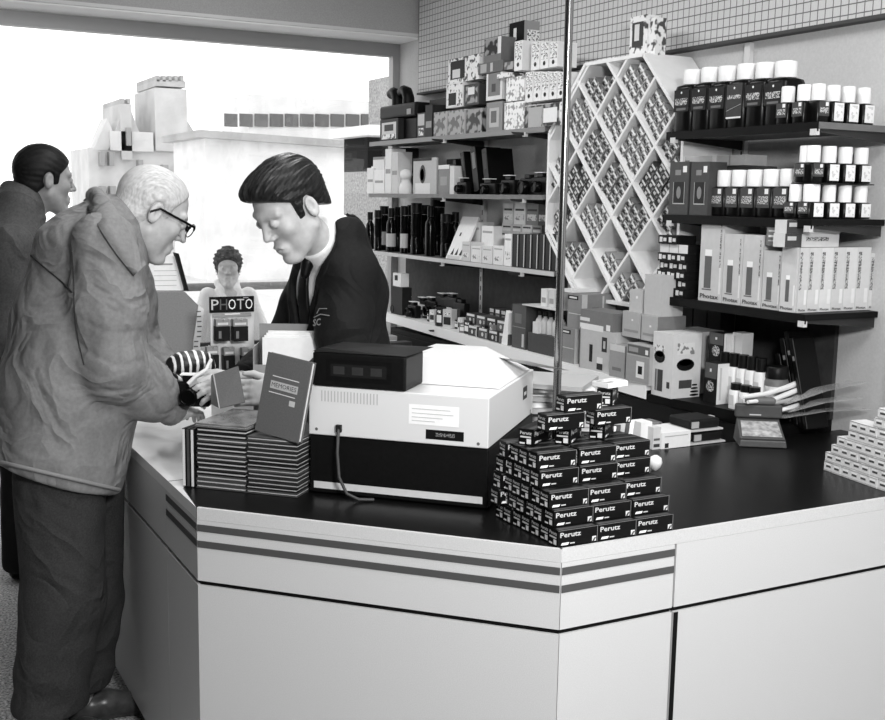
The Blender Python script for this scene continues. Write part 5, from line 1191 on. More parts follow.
# third shelf: tall pale boxes
PG = M('photax_box', 196, .6, noise=4, nscale=40); TXm = G(70)
def phot(px0, px1, pt, k, x=2.612):
    dec = [('f', .22, .16, .52, .55, G(92)), ('f', .22, .55, .52, .63, G(240)), ('f', .14, .135, .55, .15, G(90)), ('f', 'Photax', .08, .035, .055, .8, TXm), ('f', .86, .1, .94, .42, G(222)), ('f', .845, .42, .90, .93, busy_mat('fine_print2', 60, 196, 200, .5)), ('r', 0, 0, 1, 1, G(206))]
    sb(px0, px1, pt, ZR3, x, .16 if k < 4 else .1, PG, dec, 'boxed_goods', 'tall pale box with dark upright panel on the third right shelf, %s from the left' % ords[k], 'box', 'pale boxes with dark panels')
for k, (a0, a1, pt) in enumerate(((698, 721, 219), (721.5, 740, 234), (740.5, 760, 235), (761, 779.5, 251))): phot(a0, a1, pt, k)
p5 = onx(780.5, 300, 2.603); cbox('boxed_goods', 'small pale box with narrow dark panel turned at the corner of the third right shelf', 'box', None, .056, .02, .205, PG, [('f', .35, .16, .6, .5, G(92)), ('f', .35, .5, .6, .57, G(240)), ('f', 'Photax', .08, .035, .05, .84, TXm), ('f', .86, .1, .97, .42, G(222))], (p5.x-.004, p5.y, ZR3+.0005), -1.42)
xs = [797.5, 807, 819, 831, 843, 855, 868, 880]
for k in range(7):
    p0, p1 = ony(xs[k], 300, 2.535), ony(xs[k+1], 300, 2.535); w_ = p1.x-p0.x-.0012; hh = .205 if k < 6 else .185
    cbox('boxed_goods', 'slim pale box edge-on ending the third right shelf, %s from the left' % ['first', 'second', 'third', 'fourth', 'fifth', 'sixth', 'seventh'][k], 'box', 'slim pale boxes edge-on', w_, .06, hh, G([200, 204, 214, 202, 214, 210, 205][k]),
         [('f', .05, .35, .3, .93, busy_mat('fine_print2', 60, 196, 200, .5)), ('f', 'Photax', .1, .02, .04, .75, TXm), ('f', .65, .12, .9, .35, G(228))], (p0.x, 2.535, ZR3+.0005), 0)
zt3 = ZR3+.207
sb(766, 783, 0, zt3, 2.602, .05, G(112), [('f', .12, .3, .75, .38, G(225)), ('f', .12, .5, .55, .56, G(190)), ('f', .7, .65, .9, .8, G(232)), ('f', .12, .15, .6, .2, G(190))], 'lens_box', 'grey printed box with pale lines, leftmost on top of the tall pale boxes', 'box', hz=.088)
for k in range(2):
    p0 = ony(785, 240, 2.545); p1 = ony(839, 240, 2.545)
    cbox('flat_lens_box', 'long pale flat box with dark end lying on the slim boxes, %s of two' % ['lower', 'upper'][k], 'box', None, p1.x-p0.x, .05, .042, G(208), [('f', 0, 0, .30, 1, G(62)), ('f', .04, .5, .2, .8, G(190), 1), ('f', .38, .45, .8, .75, busy_mat('fine_print2', 60, 196, 200, .5))], (p0.x+k*.004, 2.545, zt3+k*.0425), 0)
cbox('carton', 'grey box lying behind the flat boxes near the right edge', 'box', None, .12, .08, .07, G(105), [], (2.76, 2.65, zt3-.002), 0)
# film boxes left of the tall boxes
for r_ in range(7):
    for k in range(3):
        dk = (r_ == 5)
        if r_ == 6 and k == 2: continue
        y = 3.235-k*.052; cbox('film_carton', 'dark film box left of the tall pale boxes, %s layer up, %s' % (['first', 'second', 'third', 'fourth', 'fifth', 'sixth', 'seventh'][r_], ['left', 'middle', 'right'][k]), 'film box', 'dark film boxes beside the tall pale boxes', .050, .09, .031, G(24), [('f', .12, .2, .45, .8, G(215)), ('f', .55, .3, .9, .7, G(205))] if r_ not in (5,) else [('f', .0, .0, 1, 1, G(222))], (2.615+.01*(r_ % 2), y, ZR3+.0005+r_*.0315), RS)
# ================================================================ base cabinets behind the counter
b = MB(); b.box(0, .27, 0, 3.0, 0, .93, M('cabinet_black', 12, .6)); b.box(-.006, 0, .02, 2.98, .05, .90, M('cabinet_front', 18, .5))
tag(b.obj('base_cabinet', None, (2.67, 2.66, 0)), 'black base cabinet running along the wall below the white shelf edge', 'cabinet')
b = MB(); b.prism([(0, 0), (.14, 0), (.05, .58), (.035, .58)], .0, .02, M('cabinet_front', 18, .5)); 
# open drawer with small stock at the far end
dw = empty('stock_drawer', (2.35, 4.75, .78)); tag(dw, 'open pale-edged drawer of small cartons below the far end of the white shelf', 'drawer')
b = MB(); b.box(0, .31, 0, .9, 0, .012, G(60)); b.obj('bottom', dw)
for nm, q in (('front_board', (0, .014, 0, .9, .0125, .11)), ('side_board', (.0145, .31, 0, .014, .0125, .11)), ('side_board', (.0145, .31, .886, .9, .0125, .11))):
    b = MB(); b.box(*q, G(200)); b.obj(nm, dw)
b = MB(); b.box(0, .3, 0, .9, 0, .76, M('cabinet_front', 18, .5)); tag(b.obj('drawer_cabinet', None, (2.352, 4.75, .0)), 'black low cabinet under the open stock drawer', 'cabinet')
for k in range(9):
    cbox('film_carton', 'small carton lying in the open drawer, %s from the window' % ['first', 'second', 'third', 'fourth', 'fifth', 'sixth', 'seventh', 'eighth', 'ninth'][k], 'box', 'cartons in the open drawer', .07, .12, [.11, .13, .10, .14, .12, .13, .11, .12, .10][k], G([225, 30, 205, 150, 225, 45, 215, 200, 60][k]), [('f', .2, .3, .7, .6, G(40 if k % 3 != 1 else 210))], (2.38+.02*(k % 2), 5.60-k*.09, .7925), RS)
# ================================================================ the till
RG = (1.0, 2.60); RZ_ = -PI/4
tl = empty('cash_register', (RG[0], RG[1], ZT), RZ_); tag(tl, 'white electronic cash register on a black cash drawer at the front of the counter', 'cash register')
TB = M('till_black', 16, .45, noise=3, nscale=80); TW = M('till_white', 216, .45); TC = M('till_white', 234)
b = MB(); b.box(0, .475, 0, .50, .004, .154, TB, r=.004); b.obj('cash_drawer', tl)
b = MB(); b.rect((.012, -.0006, .016), (.45, 0, 0), (0, 0, .018), G(205, .35)); o = b.obj('drawer_strip', tl); 
b = MB(); b.box(.0, .475, -.006, .49, .157, .283, TW, r=.003)
for k in range(18): b.rect((.035+k*.0088, -.0066, .245), (.003, 0, 0), (0, 0, .028), G(178))
b.rect((.27, -.0066, .205), (.13, 0, 0), (0, 0, .05), G(243)); b.text('PORTABLE ELECTRONICS LTD', (.278, -.0072, .228), (1, 0, 0), (0, 0, 1), .006, G(165), .11) if False else None
for j, zz in enumerate((.243, .232, .222, .213)): b.rect((.278, -.0072, zz), ([.10, .108, .08, .06][j], 0, 0), (0, 0, .0018), G(188))
b.rect((.315, -.0066, .170), (.098, 0, 0), (0, 0, .024), G(14)); b.rect((.34, -.0072, .178), (.05, 0, 0), (0, 0, .009), busy_mat('fine_print3', 20, 130, 260, .5))
b.disc((.022, -.0068, .172), (1, 0, 0), (0, 0, 1), .004, G(90)); b.disc((.45, -.0068, .168), (1, 0, 0), (0, 0, 1), .004, G(90))
b.rect((.4756, .36, .215), (0, .05, 0), (0, 0, .035), G(60)); b.rect((.4762, .37, .226), (0, .03, 0), (0, 0, .01), G(210))
b.rect((.4757, .455, .16), (0, .006, 0), (0, 0, .012), G(40))
b.obj('housing', tl)
b = MB(); Tm = Matrix(((1, 0, 0, 0), (0, 1, 0, 0), (0, 0, 1, 0), (0, 0, 0, 1)))
# sloping white hood towards the clerk's side
vs = [(.20, .12, .284), (.47, .12, .284), (.47, .48, .284), (.20, .48, .284), (.21, .16, .358), (.36, .16, .358), (.37, .36, .358), (.22, .36, .358)]
b.add(vs, [(3, 2, 1, 0), (4, 5, 6, 7), (0, 1, 5, 4), (1, 2, 6, 5), (2, 3, 7, 6), (3, 0, 4, 7)], TW); bevel(b.obj('printer_hood', tl), .004)
b = MB(); b.add([(.39, .36, .33), (.48, .44, .30), (.60, .38, .302), (.50, .30, .332), (.39, .36, .331), (.48, .44, .301), (.60, .38, .303), (.50, .30, .333)], [(0, 1, 2, 3), (7, 6, 5, 4)], G(240)); b.obj('receipt_paper', tl)
b = MB(); b.box(.012, .262, -.01, .13, .284, .372, TB, r=.006); b.rect((.05, -.0106, .300), (.175, 0, 0), (0, 0, .055), G(9)); b.rect((.062, -.0112, .312), (.15, 0, 0), (0, 0, .032), M('display_glass', 30, .12))
for k in range(3): b.rect((.07+k*.05, -.0116, .318), (.03, 0, 0), (0, 0, .02), G(44))
b.add([(.012, -.01, .3725), (.262, -.01, .3725), (.285, .0, .381), (.29, .13, .381), (.04, .13, .381), (.03, .0, .381)], [(0, 1, 2, 3, 4, 5)], TB); b.obj('customer_display', tl)
b = MB(); pts = [(.085, -.012, .178), (.087, -.02, .165), (.089, -.03, .12), (.098, -.04, .06), (.12, -.042, .02), (.15, -.035, .006), (.185, -.02, .005)]
b.tube(pts, .0042, G(62), 8); b.box(.078, .092, -.016, -.0062, .170, .188, G(30)); b.obj('power_cable', tl)
# ================================================================ photo albums
AM = [M('album_cover_dark', 26, .6, noise=5), M('album_cover_mid', 42, .6, noise=5), M('album_cover_pale', 66, .6, noise=5)]
PGm = M('album_pages', 215, .7)
def album(label, w, d, h, loc, rz, m, group=None, dec=None, parent=None, tilt=None):
    t = empty('photo_album', loc, rz); tag(t, label, 'photo album', group)
    b = MB(); c = .0036
    b.box(0, w, 0, d, 0, c, m); b.box(0, w, 0, d, h-c, h, m)
    if dec: dec(b)
    b.obj('cover', t)
    b = MB(); b.box(.002, w-.003, .003, d-.003, c+.0002, h-c-.0002, PGm); b.obj('pages', t)
    if tilt: t.rotation_euler = tilt
    return t
nw = ['bottom', 'second', 'third', 'fourth', 'fifth', 'sixth', 'seventh', 'eighth', 'ninth', 'tenth', 'eleventh', 'twelfth', 'thirteenth', 'fourteenth']
q0 = onz(197, 488, ZT); random.seed(3)
u_ = Vector((math.cos(RZ_), math.sin(RZ_)))
LW = .142
bs = Vector((q0.x, q0.y))
for c_ in range(2):
    n = 13; H_ = [.162, .150][c_]
    for k in range(n):
        h = H_/n; j = random.uniform(-.003, .003)
        o = bs+u_*(c_*(LW+.003)+j)
        album('thin dark photo album, %s from below in the %s stack' % (nw[k], ['left', 'right'][c_]), LW, .205, h-.0004, (o.x, o.y, ZT+.001+k*h), RZ_, AM[random.choice([0, 0, 1, 1, 2])], 'photo albums in the %s stack' % ['left', 'right'][c_])
# glossy one on top of the left stack
o = bs+u_*(-.004)
album('glossy photo album lying on top of the left album stack', LW+.006, .21, .010, (o.x, o.y, ZT+.164), RZ_, M('album_glossy', 105, .22, noise=30, nscale=18))
for k in range(3):
    o = bs+u_*(-.016-k*.0125)
    b = MB(); b.box(0, .008, 0, .2, 0, .155, AM[0]); b.box(.0005, .0075, -.0005, 0, .002, .153, PGm if k != 1 else AM[2]); x = b.obj('photo_album', None, (o.x, o.y, ZT+.001), RZ_)
    tag(x, 'dark photo album standing upright left of the stacks, %s of three' % ['nearest', 'middle', 'outermost'][k], 'photo album', 'upright albums')
# MEMORIES album leaning on the box behind
pa = onz(259, 431, ZT+.156); pb = onz(303, 439, ZT+.156)
U = Vector((pb.x-pa.x, pb.y-pa.y, 0)); wm = U.length; rzm = math.atan2(U.y, U.x)
def memdec(h_):
    def f(b):
        h = h_; W_ = G(225)
        e = .0166
        b.rect((wm*.20, .148, e), (wm*.60, 0, 0), (0, .0022, 0), W_); b.rect((wm*.17, .106, e), (wm*.60, 0, 0), (0, .0022, 0), W_)
        b.rect((wm*.18, .117, e), (wm*.62, 0, 0), (0, .020, 0), G(190)); b.rect((wm*.66, .084, e), (wm*.13, 0, 0), (0, .014, 0), G(200))
        b.text('MEMORIES', (wm*.21, .122, e+.0005), (1, 0, 0), (0, 1, 0), .011, G(60), wm*.56, .0)
    return f
am = album('grey album lettered MEMORIES standing on the right album stack', wm, .205, .016, (pa.x, pa.y, ZT+.153), 0, M('memories_cover', 98, .6, noise=6, nscale=300), dec=memdec(0))
am.rotation_euler = (Matrix.Rotation(rzm, 3, 'Z') @ Matrix.Rotation(PI/2-.16, 3, 'X') @ Matrix.Rotation(-.09, 3, 'Z')).to_euler(); am.location.z += .006
# open carton with white papers behind it
cp = Vector((.985, 3.00)); ct = empty('open_carton', (cp.x, cp.y, ZT), -.45); tag(ct, 'open grey carton holding white leaflets behind the standing album', 'carton')
CGm = M('carton_grey', 138, .7, noise=6)
for nm, q in (('front_panel', (0, .20, 0, .003, 0, .28)), ('back_panel', (0, .20, .12, .123, 0, .385)), ('side_panel', (-.003, 0, 0, .123, 0, .33)), ('side_panel', (.20, .203, 0, .123, 0, .33))):
    b = MB(); b.box(*q, CGm)
    if q[1] == 0: b.rect((-.0036, .09, .03), (0, -.012, 0), (0, 0, .2), G(190))
    b.obj(nm, ct)
b = MB(); 
for k in range(4): b.box(.02+k*.004, .19-k*.002, .03+k*.014, .034+k*.014, .002, .355+.005*k, G(238))
tag(b.obj('leaflets', None, (cp.x, cp.y, ZT), -.45), 'white leaflets standing in the open grey carton', 'leaflets')
# folded album held up by the assistant
fa = empty('photo_album', tuple(ony(221, 408, 2.93)), 0); tag(fa, 'small grey folder standing half open in front of the hands of the assistant', 'photo album')
p0, p1, p2, p3 = ony(220, 408, 2.90), ony(245, 402, 2.86), ony(238, 366, 2.94), ony(214, 374, 2.98)
fa.location = p0; sp = ony(214, 409, 3.00)
b = MB(); n_ = (p1-p0).cross(p3-p0).normalized()*.003
b.add([v-p0 for v in (p0, p1, p2, p3)]+[v-p0-n_ for v in (p0, p1, p2, p3)], [(0, 1, 2, 3), (7, 6, 5, 4), (0, 4, 5, 1), (1, 5, 6, 2), (2, 6, 7, 3), (3, 7, 4, 0)], M('memories_cover', 98)); 
c0 = p0+(p1-p0)*.62+(p3-p0)*.66; b.rect(tuple(c0-p0+(n_.normalized())*.0008), tuple((p1-p0)*.14), tuple((p3-p0)*.11), G(225)); b.obj('front_cover', fa)
p4, p5 = ony(212, 404, 3.05), ony(212, 376, 3.04)
b = MB(); b.add([v-p0 for v in (p0, p3, p5, p4)]+[v-p0+Vector((-.003, .001, 0)) for v in (p0, p3, p5, p4)], [(0, 1, 2, 3), (7, 6, 5, 4), (0, 4, 5, 1), (1, 5, 6, 2), (2, 6, 7, 3), (3, 7, 4, 0)], G(150)); b.obj('back_cover', fa)
# camera with striped strap between the two men
cm = ony(190, 392, 3.10); camera(cm.y, cm.x, cm.z-.045, .11, .075, 'black camera being handled over the white worktop by the two men', rz=-.5)
ST = bpy.data.materials.new('striped_strap'); ST.use_nodes = True; nt = ST.node_tree; wv = nt.nodes.new('ShaderNodeTexWave'); wv.inputs['Scale'].default_value = 15; wv.inputs['Distortion'].default_value = 3
rr = nt.nodes.new('ShaderNodeValToRGB'); rr.color_ramp.interpolation = 'CONSTANT'; rr.color_ramp.elements[0].color = g(20); rr.color_ramp.elements[1].color = g(225); rr.color_ramp.elements[1].position = .72
tc = nt.nodes.new('ShaderNodeTexCoord'); nt.links.new(tc.outputs['Object'], wv.inputs['Vector']); nt.links.new(wv.outputs['Fac'], rr.inputs['Fac']); nt.links.new(rr.outputs['Color'], nt.nodes['Principled BSDF'].inputs['Base Color'])
o = sdf_obj('camera_bag', lambda P: s_ell(P, tuple(ony(190, 364, 3.22)), (.075, .05, .042))+wr(P, .006, 60, 1.), tuple(ony(190, 364, 3.22)-Vector((.11, .09, .08))), tuple(ony(190, 364, 3.22)+Vector((.11, .09, .08))), .005, ST)
tag(o, 'black and white striped camera bag beside the hands of the old man', 'bag')
def strap(pts, r, m, label):
    b = MB(); b.tube([ony(*p) for p in pts], r, m, 8); tag(b.obj('camera_strap'), label, 'strap')
strap([(148, 366, 3.25), (158, 366, 3.24), (167, 372, 3.2), (176, 376, 3.16), (184, 382, 3.12)], .006, ST, 'patterned camera strap trailing towards the sleeve of the old man')
strap([(211, 360, 3.12), (206, 370, 3.08), (196, 376, 3.08), (188, 384, 3.08)], .006, G(215), 'pale strap end rising to the right of the camera')
# ================================================================ dump bin with header card
def facing(px0, px1, py, z_): return onz(px0, py, z_), onz(px1, py, z_)
Yb = 4.05
P0 = ony(146, 400, Yb); P1 = ony(203, 400, Yb)
bn = empty('display_bin', (P0.x, Yb, ZT)); tag(bn, 'tall grey display bin with cut corner and white header card on the white worktop', 'display')
def L2(px, py): v = ony(px, py, Yb); return (v.x-P0.x, max(0, v.z-ZT))
poly = [L2(147, 408), L2(147, 292), L2(185, 292), L2(198, 305), L2(193, 340), L2(191, 408)]
XZ = Matrix(((1, 0, 0, 0), (0, 0, 1, 0), (0, 1, 0, 0), (0, 0, 0, 1)))
b = MB(); b.prism(poly, 0, .20, M('bin_grey', 128, .75, noise=6, nscale=200), XZ); b.obj('front_board', bn)
poly2 = [L2(191.5, 408), L2(193.5, 340), L2(198.5, 305), L2(204, 309), L2(200, 345), L2(197, 408)]
b = MB(); b.prism(poly2, .0, .05, G(225), XZ)
for k in range(12):
    v = L2(195.0+ (3.4 if k < 6 else 1.0)-abs(k-3)*.3, 310+k*5); b.box(v[0]-.004, v[0]+.012, -.0012, -.0002, v[1]-.008, v[1]-.0035, G(95))
b.obj('printed_edge', bn)
v0, v1, v2 = L2(148, 292), L2(190, 292), L2(150, 256)
hd = MB(); hd.prism([L2(149, 291.5), L2(150, 258), L2(170, 256), L2(184, 258), L2(187, 291.5)], .05, .054, G(243), XZ)
for k, py in enumerate((266, 272, 277, 282, 287)): 
    a0 = L2(157, py); a1 = L2(180 if k else 176, py); hd.box(a0[0], a1[0], .0486, .0498, a0[1], a0[1]+(.006 if k == 0 else .002), G(150 if k == 0 else 185))
hd.obj('header_card', bn)
b = MB(); b.prism([L2(177, 253), L2(181, 254), L2(191, 291.5), L2(187.5, 291.5)], .03, .06, G(14), XZ); b.obj('prop_strut', bn)
# ================================================================ PHOTO stand
Yp = 3.62
Q0 = ony(209, 300, Yp); st = empty('photo_stand', (Q0.x, Yp, ZT)); tag(st, 'white display stand with black header lettered PHOTO on the worktop', 'display')
def L3_(px, py): v = ony(px, py, Yp); return (v.x-Q0.x, v.z-ZT)
a0, a1 = L3_(210, 313), L3_(254, 296)
b = MB(); b.box(a0[0], a1[0], 0, .008, a0[1], a1[1], G(12)); zc = a0[1]+(a1[1]-a0[1])*.18
ww = a1[0]-a0[0]; hh = a1[1]-a0[1]
for i, ch in enumerate('PHOTO'):
    b.text(ch, (a0[0]+ww*(.03+i*.192), -.0008, zc), (1, 0, 0), (0, 0, 1), hh*.66, G(92 if ch == 'H' else 200 if ch in 'PT' else 240), ww*.165, .0)
b.rect((a0[0]+ww*.75, -.0007, a0[1]+hh*.88), (ww*.12, 0, 0), (0, 0, hh*.06), G(170)); b.obj('header_sign', st)
b = MB(); b.box(a0[0]+.01, a1[0]-.01, .001, .006, a0[1]-.016, a0[1]-.004, G(150)); b.rect((a0[0]+ww*.33, .0004, a0[1]-.008), (ww*.35, 0, 0), (0, 0, .004), G(240)); b.obj('sign_strip', st)
b = MB(); b.box(a0[0]+.004, a1[0]+.002, .009, .013, 0.001, a0[1]-.001, G(228)); b.obj('back_card', st)
b = MB(); b.box(a0[0]-.005, a1[0]+.005, -.01, .12, 0, .0009+.012, G(190)); b.obj('foot', st) if False else None
for k, (x0, x1, y0, y1) in enumerate(((213, 226, 316, 340), (230, 244, 316, 340), (204, 215, 343, 370), (221, 231, 344, 370), (239, 251, 344, 371))):
    c0, c1 = L3_(x0, y1), L3_(x1, y0); zm = c0[1]+(c1[1]-c0[1])*.62
    pk = empty('film_pack', (Q0.x+c0[0], Yp-.045, ZT+c0[1])); tag(pk, 'small film pack hanging on the PHOTO stand, %s' % ['upper left', 'upper right', 'lower left', 'lower middle', 'lower right'][k], 'film pack', 'film packs on the PHOTO stand')
    w_ = c1[0]-c0[0]; h1_ = zm-c0[1]; h2_ = c1[1]-c0[1]
    b = MB(); b.box(0, w_, 0, .035, 0, h1_, G(24)); b.rect((w_*.15, -.0006, h1_*.2), (w_*.2, 0, 0), (0, 0, h1_*.5), G(120)); b.obj('carton', pk)
    b = MB(); b.box(0, w_, .005, .030, h1_+.0005, h2_*.92, G(150)); b.rect((w_*.1, .0044, h1_+.005), (w_*.8, 0, 0), (0, 0, .008), G(225)); b.obj('hanger_card', pk)
    b = MB(); b.tube([(w_/2, .056, h2_*.9), (w_/2, -.005, h2_*.9), (w_/2, -.012, h2_*.93)], .0016, G(215), 6); b.obj('hook', pk)
# ================================================================ Perutz film boxes
PW, PD, PH = .1065, .0375, .0385
PB = M('film_box_black', 13, .4)
def perutz_mesh():
    b = MB(); b.box(0, PW, 0, PD, 0, PH, PB); Wt = G(215); 
    b.text('Perutz', (PW*.05, -.0006, PH*.55), (1, 0, 0), (0, 0, 1), PH*.30, G(198), PW*.52, .02)
    b.text('100', (PW*.06, -.0006, PH*.12), (1, 0, 0), (0, 0, 1), PH*.14, G(235), PW*.16, .05) if False else None
    b.add([(PW*.07, -.0006, PH*.1), (PW*.25, -.0006, PH*.1), (PW*.28, -.0006, PH*.24), (PW*.10, -.0006, PH*.24)], [(0, 1, 2, 3)], G(235))
    b.rect((PW*.30, -.0006, PH*.13), (PW*.12, 0, 0), (0, 0, PH*.07), G(190)); b.rect((PW*.86, -.0006, PH*.08), (PW*.10, 0, 0), (0, 0, PH*.30), Wt)
    b.add([(PW*.86, -.0011, PH*.08), (PW*.91, -.0011, PH*.08), (PW*.96, -.0011, PH*.30), (PW*.91, -.0011, PH*.3)], [(0, 1, 2, 3)], G(70))
    b.rect((PW*.0, -.0006, PH*.965), (PW, 0, 0), (0, 0, PH*.03), G(120)); b.rect((PW*.985, -.0007, 0), (PW*.012, 0, 0), (0, 0, PH), G(120))
    # end face: small lettering block and pale square
    b.text('Perutz', (-.0006, PD*.9, PH*.66), (0, -1, 0), (0, 0, 1), PH*.2, G(180), PD*.78, .02); b.rect((-.0006, PD*.88, PH*.46), (0, -PD*.72, 0), (0, 0, PH*.10), G(195))
    b.rect((-.0006, PD*.45, PH*.10), (0, -PD*.3, 0), (0, 0, PH*.3), Wt); b.rect((-.0006, PD*.92, PH*.08), (0, -PD*.35, 0), (0, 0, PH*.10), Wt)
    b.rect((0.004, .002, PH+.0005), (PW*.9, 0, 0), (0, PD*.35, 0), G(70))
    return b.mesh('film_box')
PM = perutz_mesh(); lay = ['bottom', 'second', 'third', 'fourth', 'fifth', 'sixth', 'seventh', 'top']; colw = ['left', 'middle', 'right']; roww = ['front', 'second', 'third', 'fourth', 'fifth', 'sixth', 'back']
X0, Y0 = 1.331, 1.946
def per(x, y, l, rz, label, grp='dark film boxes in the pyramid'):
    o = bpy.data.objects.new('film_carton', PM); COL.objects.link(o); o.location = (x, y, ZT+.0006+l*(PH+.0006)); o.rotation_euler = (0, 0, rz)
    tag(o, label, 'film box', grp)
random.seed(9)
setb = [0, .022, .034, .075, .085]
rows_ = [7, 6, 6, 4, 3]
for l in range(5):
    for j in range(rows_[l]):
        for i in range(3):
            if j > 1 and i > 0 and l < 3 and j < rows_[l]-1: 
                pass
            if l == 3 and i == 2 and j > 2: continue
            jx = random.uniform(-.003, .003)
            per(X0+i*(PW+.0022)+jx-(.004 if l > 1 else 0), Y0+setb[l]+j*(PD+.0012)+(.012 if i == 2 and l > 1 else 0), l, 0, 'dark film box in the %s layer, %s row, %s column of the pyramid' % (lay[l], roww[j], colw[i]))
# left rear wing, seen end-on
for l, n in ((3, 1), (2, 1), (1, 1)): per(X0-.022+.004*l, Y0+.232-.004*l, l, 0, 'dark film box at the rear left wing of the pyramid, %s layer' % lay[l])
per(X0-.012, Y0+.21, 4, -.12, 'dark film box alone on the rear left wing below the till side')
L5 = .152
def perpx(px, pyb, l, rz, label, yref):
    z_ = ZT+.0006+l*(PH+.0006); v = ony(px, pyb, yref); v = Vector((v.x, yref, z_)); lo = onz(px, pyb, z_); per(lo.x if abs(lo.y-yref) < .001 else v.x, yref, l, rz, label)
perpx(533, 455, 5, .6, 'dark film box turned end-on at the left of the sixth layer', Y0+.150)
perpx(536, 470, 5, .0, 'dark film box in the sixth layer behind the turned one', Y0+.19) if False else None
perpx(570, 452, 5, .72, 'dark film box turned end-on in the middle of the sixth layer', Y0+.125)
perpx(604, 448, 5, .72, 'dark film box turned end-on at the right of the sixth layer', Y0+.140)
perpx(546, 436, 6, 0, 'dark film box in the seventh layer, left of two', Y0+.118)
perpx(595, 430, 6, 0.02, 'dark film box in the seventh layer, right of two', Y0+.125)
perpx(565, 416, 7, .03, 'dark film box crowning the pyramid', Y0+.122)
perpx(612, 408, 7, .80, 'dark film box turned end-on beside the crowning one', Y0+.155)
# white card on top
p = ony(612, 400, Y0+.15); cbox('folded_card', 'small white folded card with grey panel on the top of the dark film pyramid', 'card', None, .075, .05, .012, G(232), [('t', .05, .1, .45, .9, G(150)), ('t', .12, .3, .38, .7, G(215), 1)], (p.x-.005, Y0+.16, ZT+.0006+8*(PH+.0006)+.002), .25)
# bulb showing at the right of the pyramid
t = empty('light_bulb', tuple(onz(657, 472, ZT+.03)), 0); 
bp = onz(655, 470, ZT); t.location = (bp.x, bp.y, ZT); tag(t, 'small round white knob peeping out right of the film pyramid', 'knob')
b = MB(); b.lathe([(.006, 0), (.016, .010), (.02, .022), (.017, .036), (.006, .043)], G(232), 16); b.obj('globe', t)
# ================================================================ papers and clutter behind the pyramid
random.seed(21)
pc = Vector((1.83, 2.77))
PT = [M('paper_white', 236, .6), M('paper_grey', 175, .6), M('paper_cream', 215, .5), M('paper_dark', 70, .5), busy_mat('magazine_print', 95, 232, 18, .46, w=.1)]
for k in range(15):
    w_, d_ = random.uniform(.26, .33), random.uniform(.20, .26); a_ = random.uniform(-.35, .35)-.6
    b = MB(); b.box(-w_/2, w_/2, -d_/2, d_/2, 0, .0135, PT[[1, 2, 4, 3, 1, 3, 0, 4, 3, 1, 4, 1, 2, 4, 1][k]])
    o = b.obj('magazine', None, (pc.x+random.uniform(-.03, .03), pc.y+random.uniform(-.03, .03), ZT+.001+k*.0152), a_)
    tag(o, 'loose %s in the untidy paper heap behind the pole, %s from below' % (['white brochure', 'pale brochure', 'printed magazine', 'white brochure', 'grey brochure', 'dark brochure', 'white brochure', 'printed magazine', 'pale brochure', 'white brochure', 'printed magazine', 'grey brochure', 'white brochure', 'printed magazine', 'grey brochure'][k], (nw+['fifteenth'])[k]), 'brochure', 'heap of papers behind the pole')
for k in range(6):
    b = MB(); b.box(0, .24, 0, .006, 0, .17, PT[[3, 0, 3, 1, 3, 0][k]]); o = b.obj('magazine', None, (1.655+k*.026, 2.62+k*.012, ZT+.004), 0); o.rotation_euler = (-.95, 0, -.75)
    tag(o, '%s brochure slumped between the till and the pole, %s from the left' % (['dark', 'white', 'dark', 'grey', 'dark', 'white'][k], ords[k]), 'brochure', 'slumped brochures')
# things along the back edge of the black top
def onback(px0, px1, pyb, pyt, depth, s_, dec, nm, label, cat, yy_=None):
    a_ = onz(px0, pyb, ZT); a2 = ony(px1, pyb, a_.y); z1_ = ony(px0, pyt, a_.y).z
    return cbox(nm, label, cat, None, a2.x-a_.x, depth, z1_-ZT, G(s_), dec, (a_.x, a_.y, ZT+.0006), 0)
onback(640, 651, 449, 423, .05, 238, [], 'white_carton', 'small white upright box at the back edge of the black top beside the pyramid', 'box')
onback(652.5, 660, 450, 428, .04, 205, [('f', .1, .1, .9, .25, G(60)), ('f', .1, .4, .9, .5, G(90))], 'film_pack', 'pale striped pack at the back edge of the black top', 'box')
onback(661, 690, 449.5, 434, .12, 228, [('f', .12, .05, .25, .35, G(40)), ('f', .1, .75, .9, .8, G(160))], 'white_tray', 'low white box with lid line at the back edge of the black top', 'box')
b = MB(); b.box(0, .10, 0, .07, 0, .045, busy_mat('mottled_grey', 60, 130, 60, .5, w=.15), r=.006); v = onz(654, 443, ZT); tag(b.obj('sponge_block', None, (v.x, v.y+.08, ZT+.0006)), 'mottled grey block behind the low white boxes on the counter', 'block')
for k in range(2):
    v = onz(692, 447, ZT); t = empty('blister_pack', (v.x+.005-k*.012, v.y+.015, ZT+.001+k*.042)); tag(t, '%s of two dark blister trays with clear rims beside the card imprinter' % ['lower', 'upper'][k], 'blister tray', 'blister trays')
    b = MB(); b.box(0, .145, 0, .13, 0, .005, G(190, .3)); b.obj('rim', t); b = MB(); b.box(.02, .14, .01, .12, .0052, .036, G(22, .3), r=.008); b.obj('tray', t)
    b = MB(); b.box(.022, .05, .006, .0095, .010, .030, G(170, .2)); b.obj('highlight_label', t)  # small pale plate on the tray front
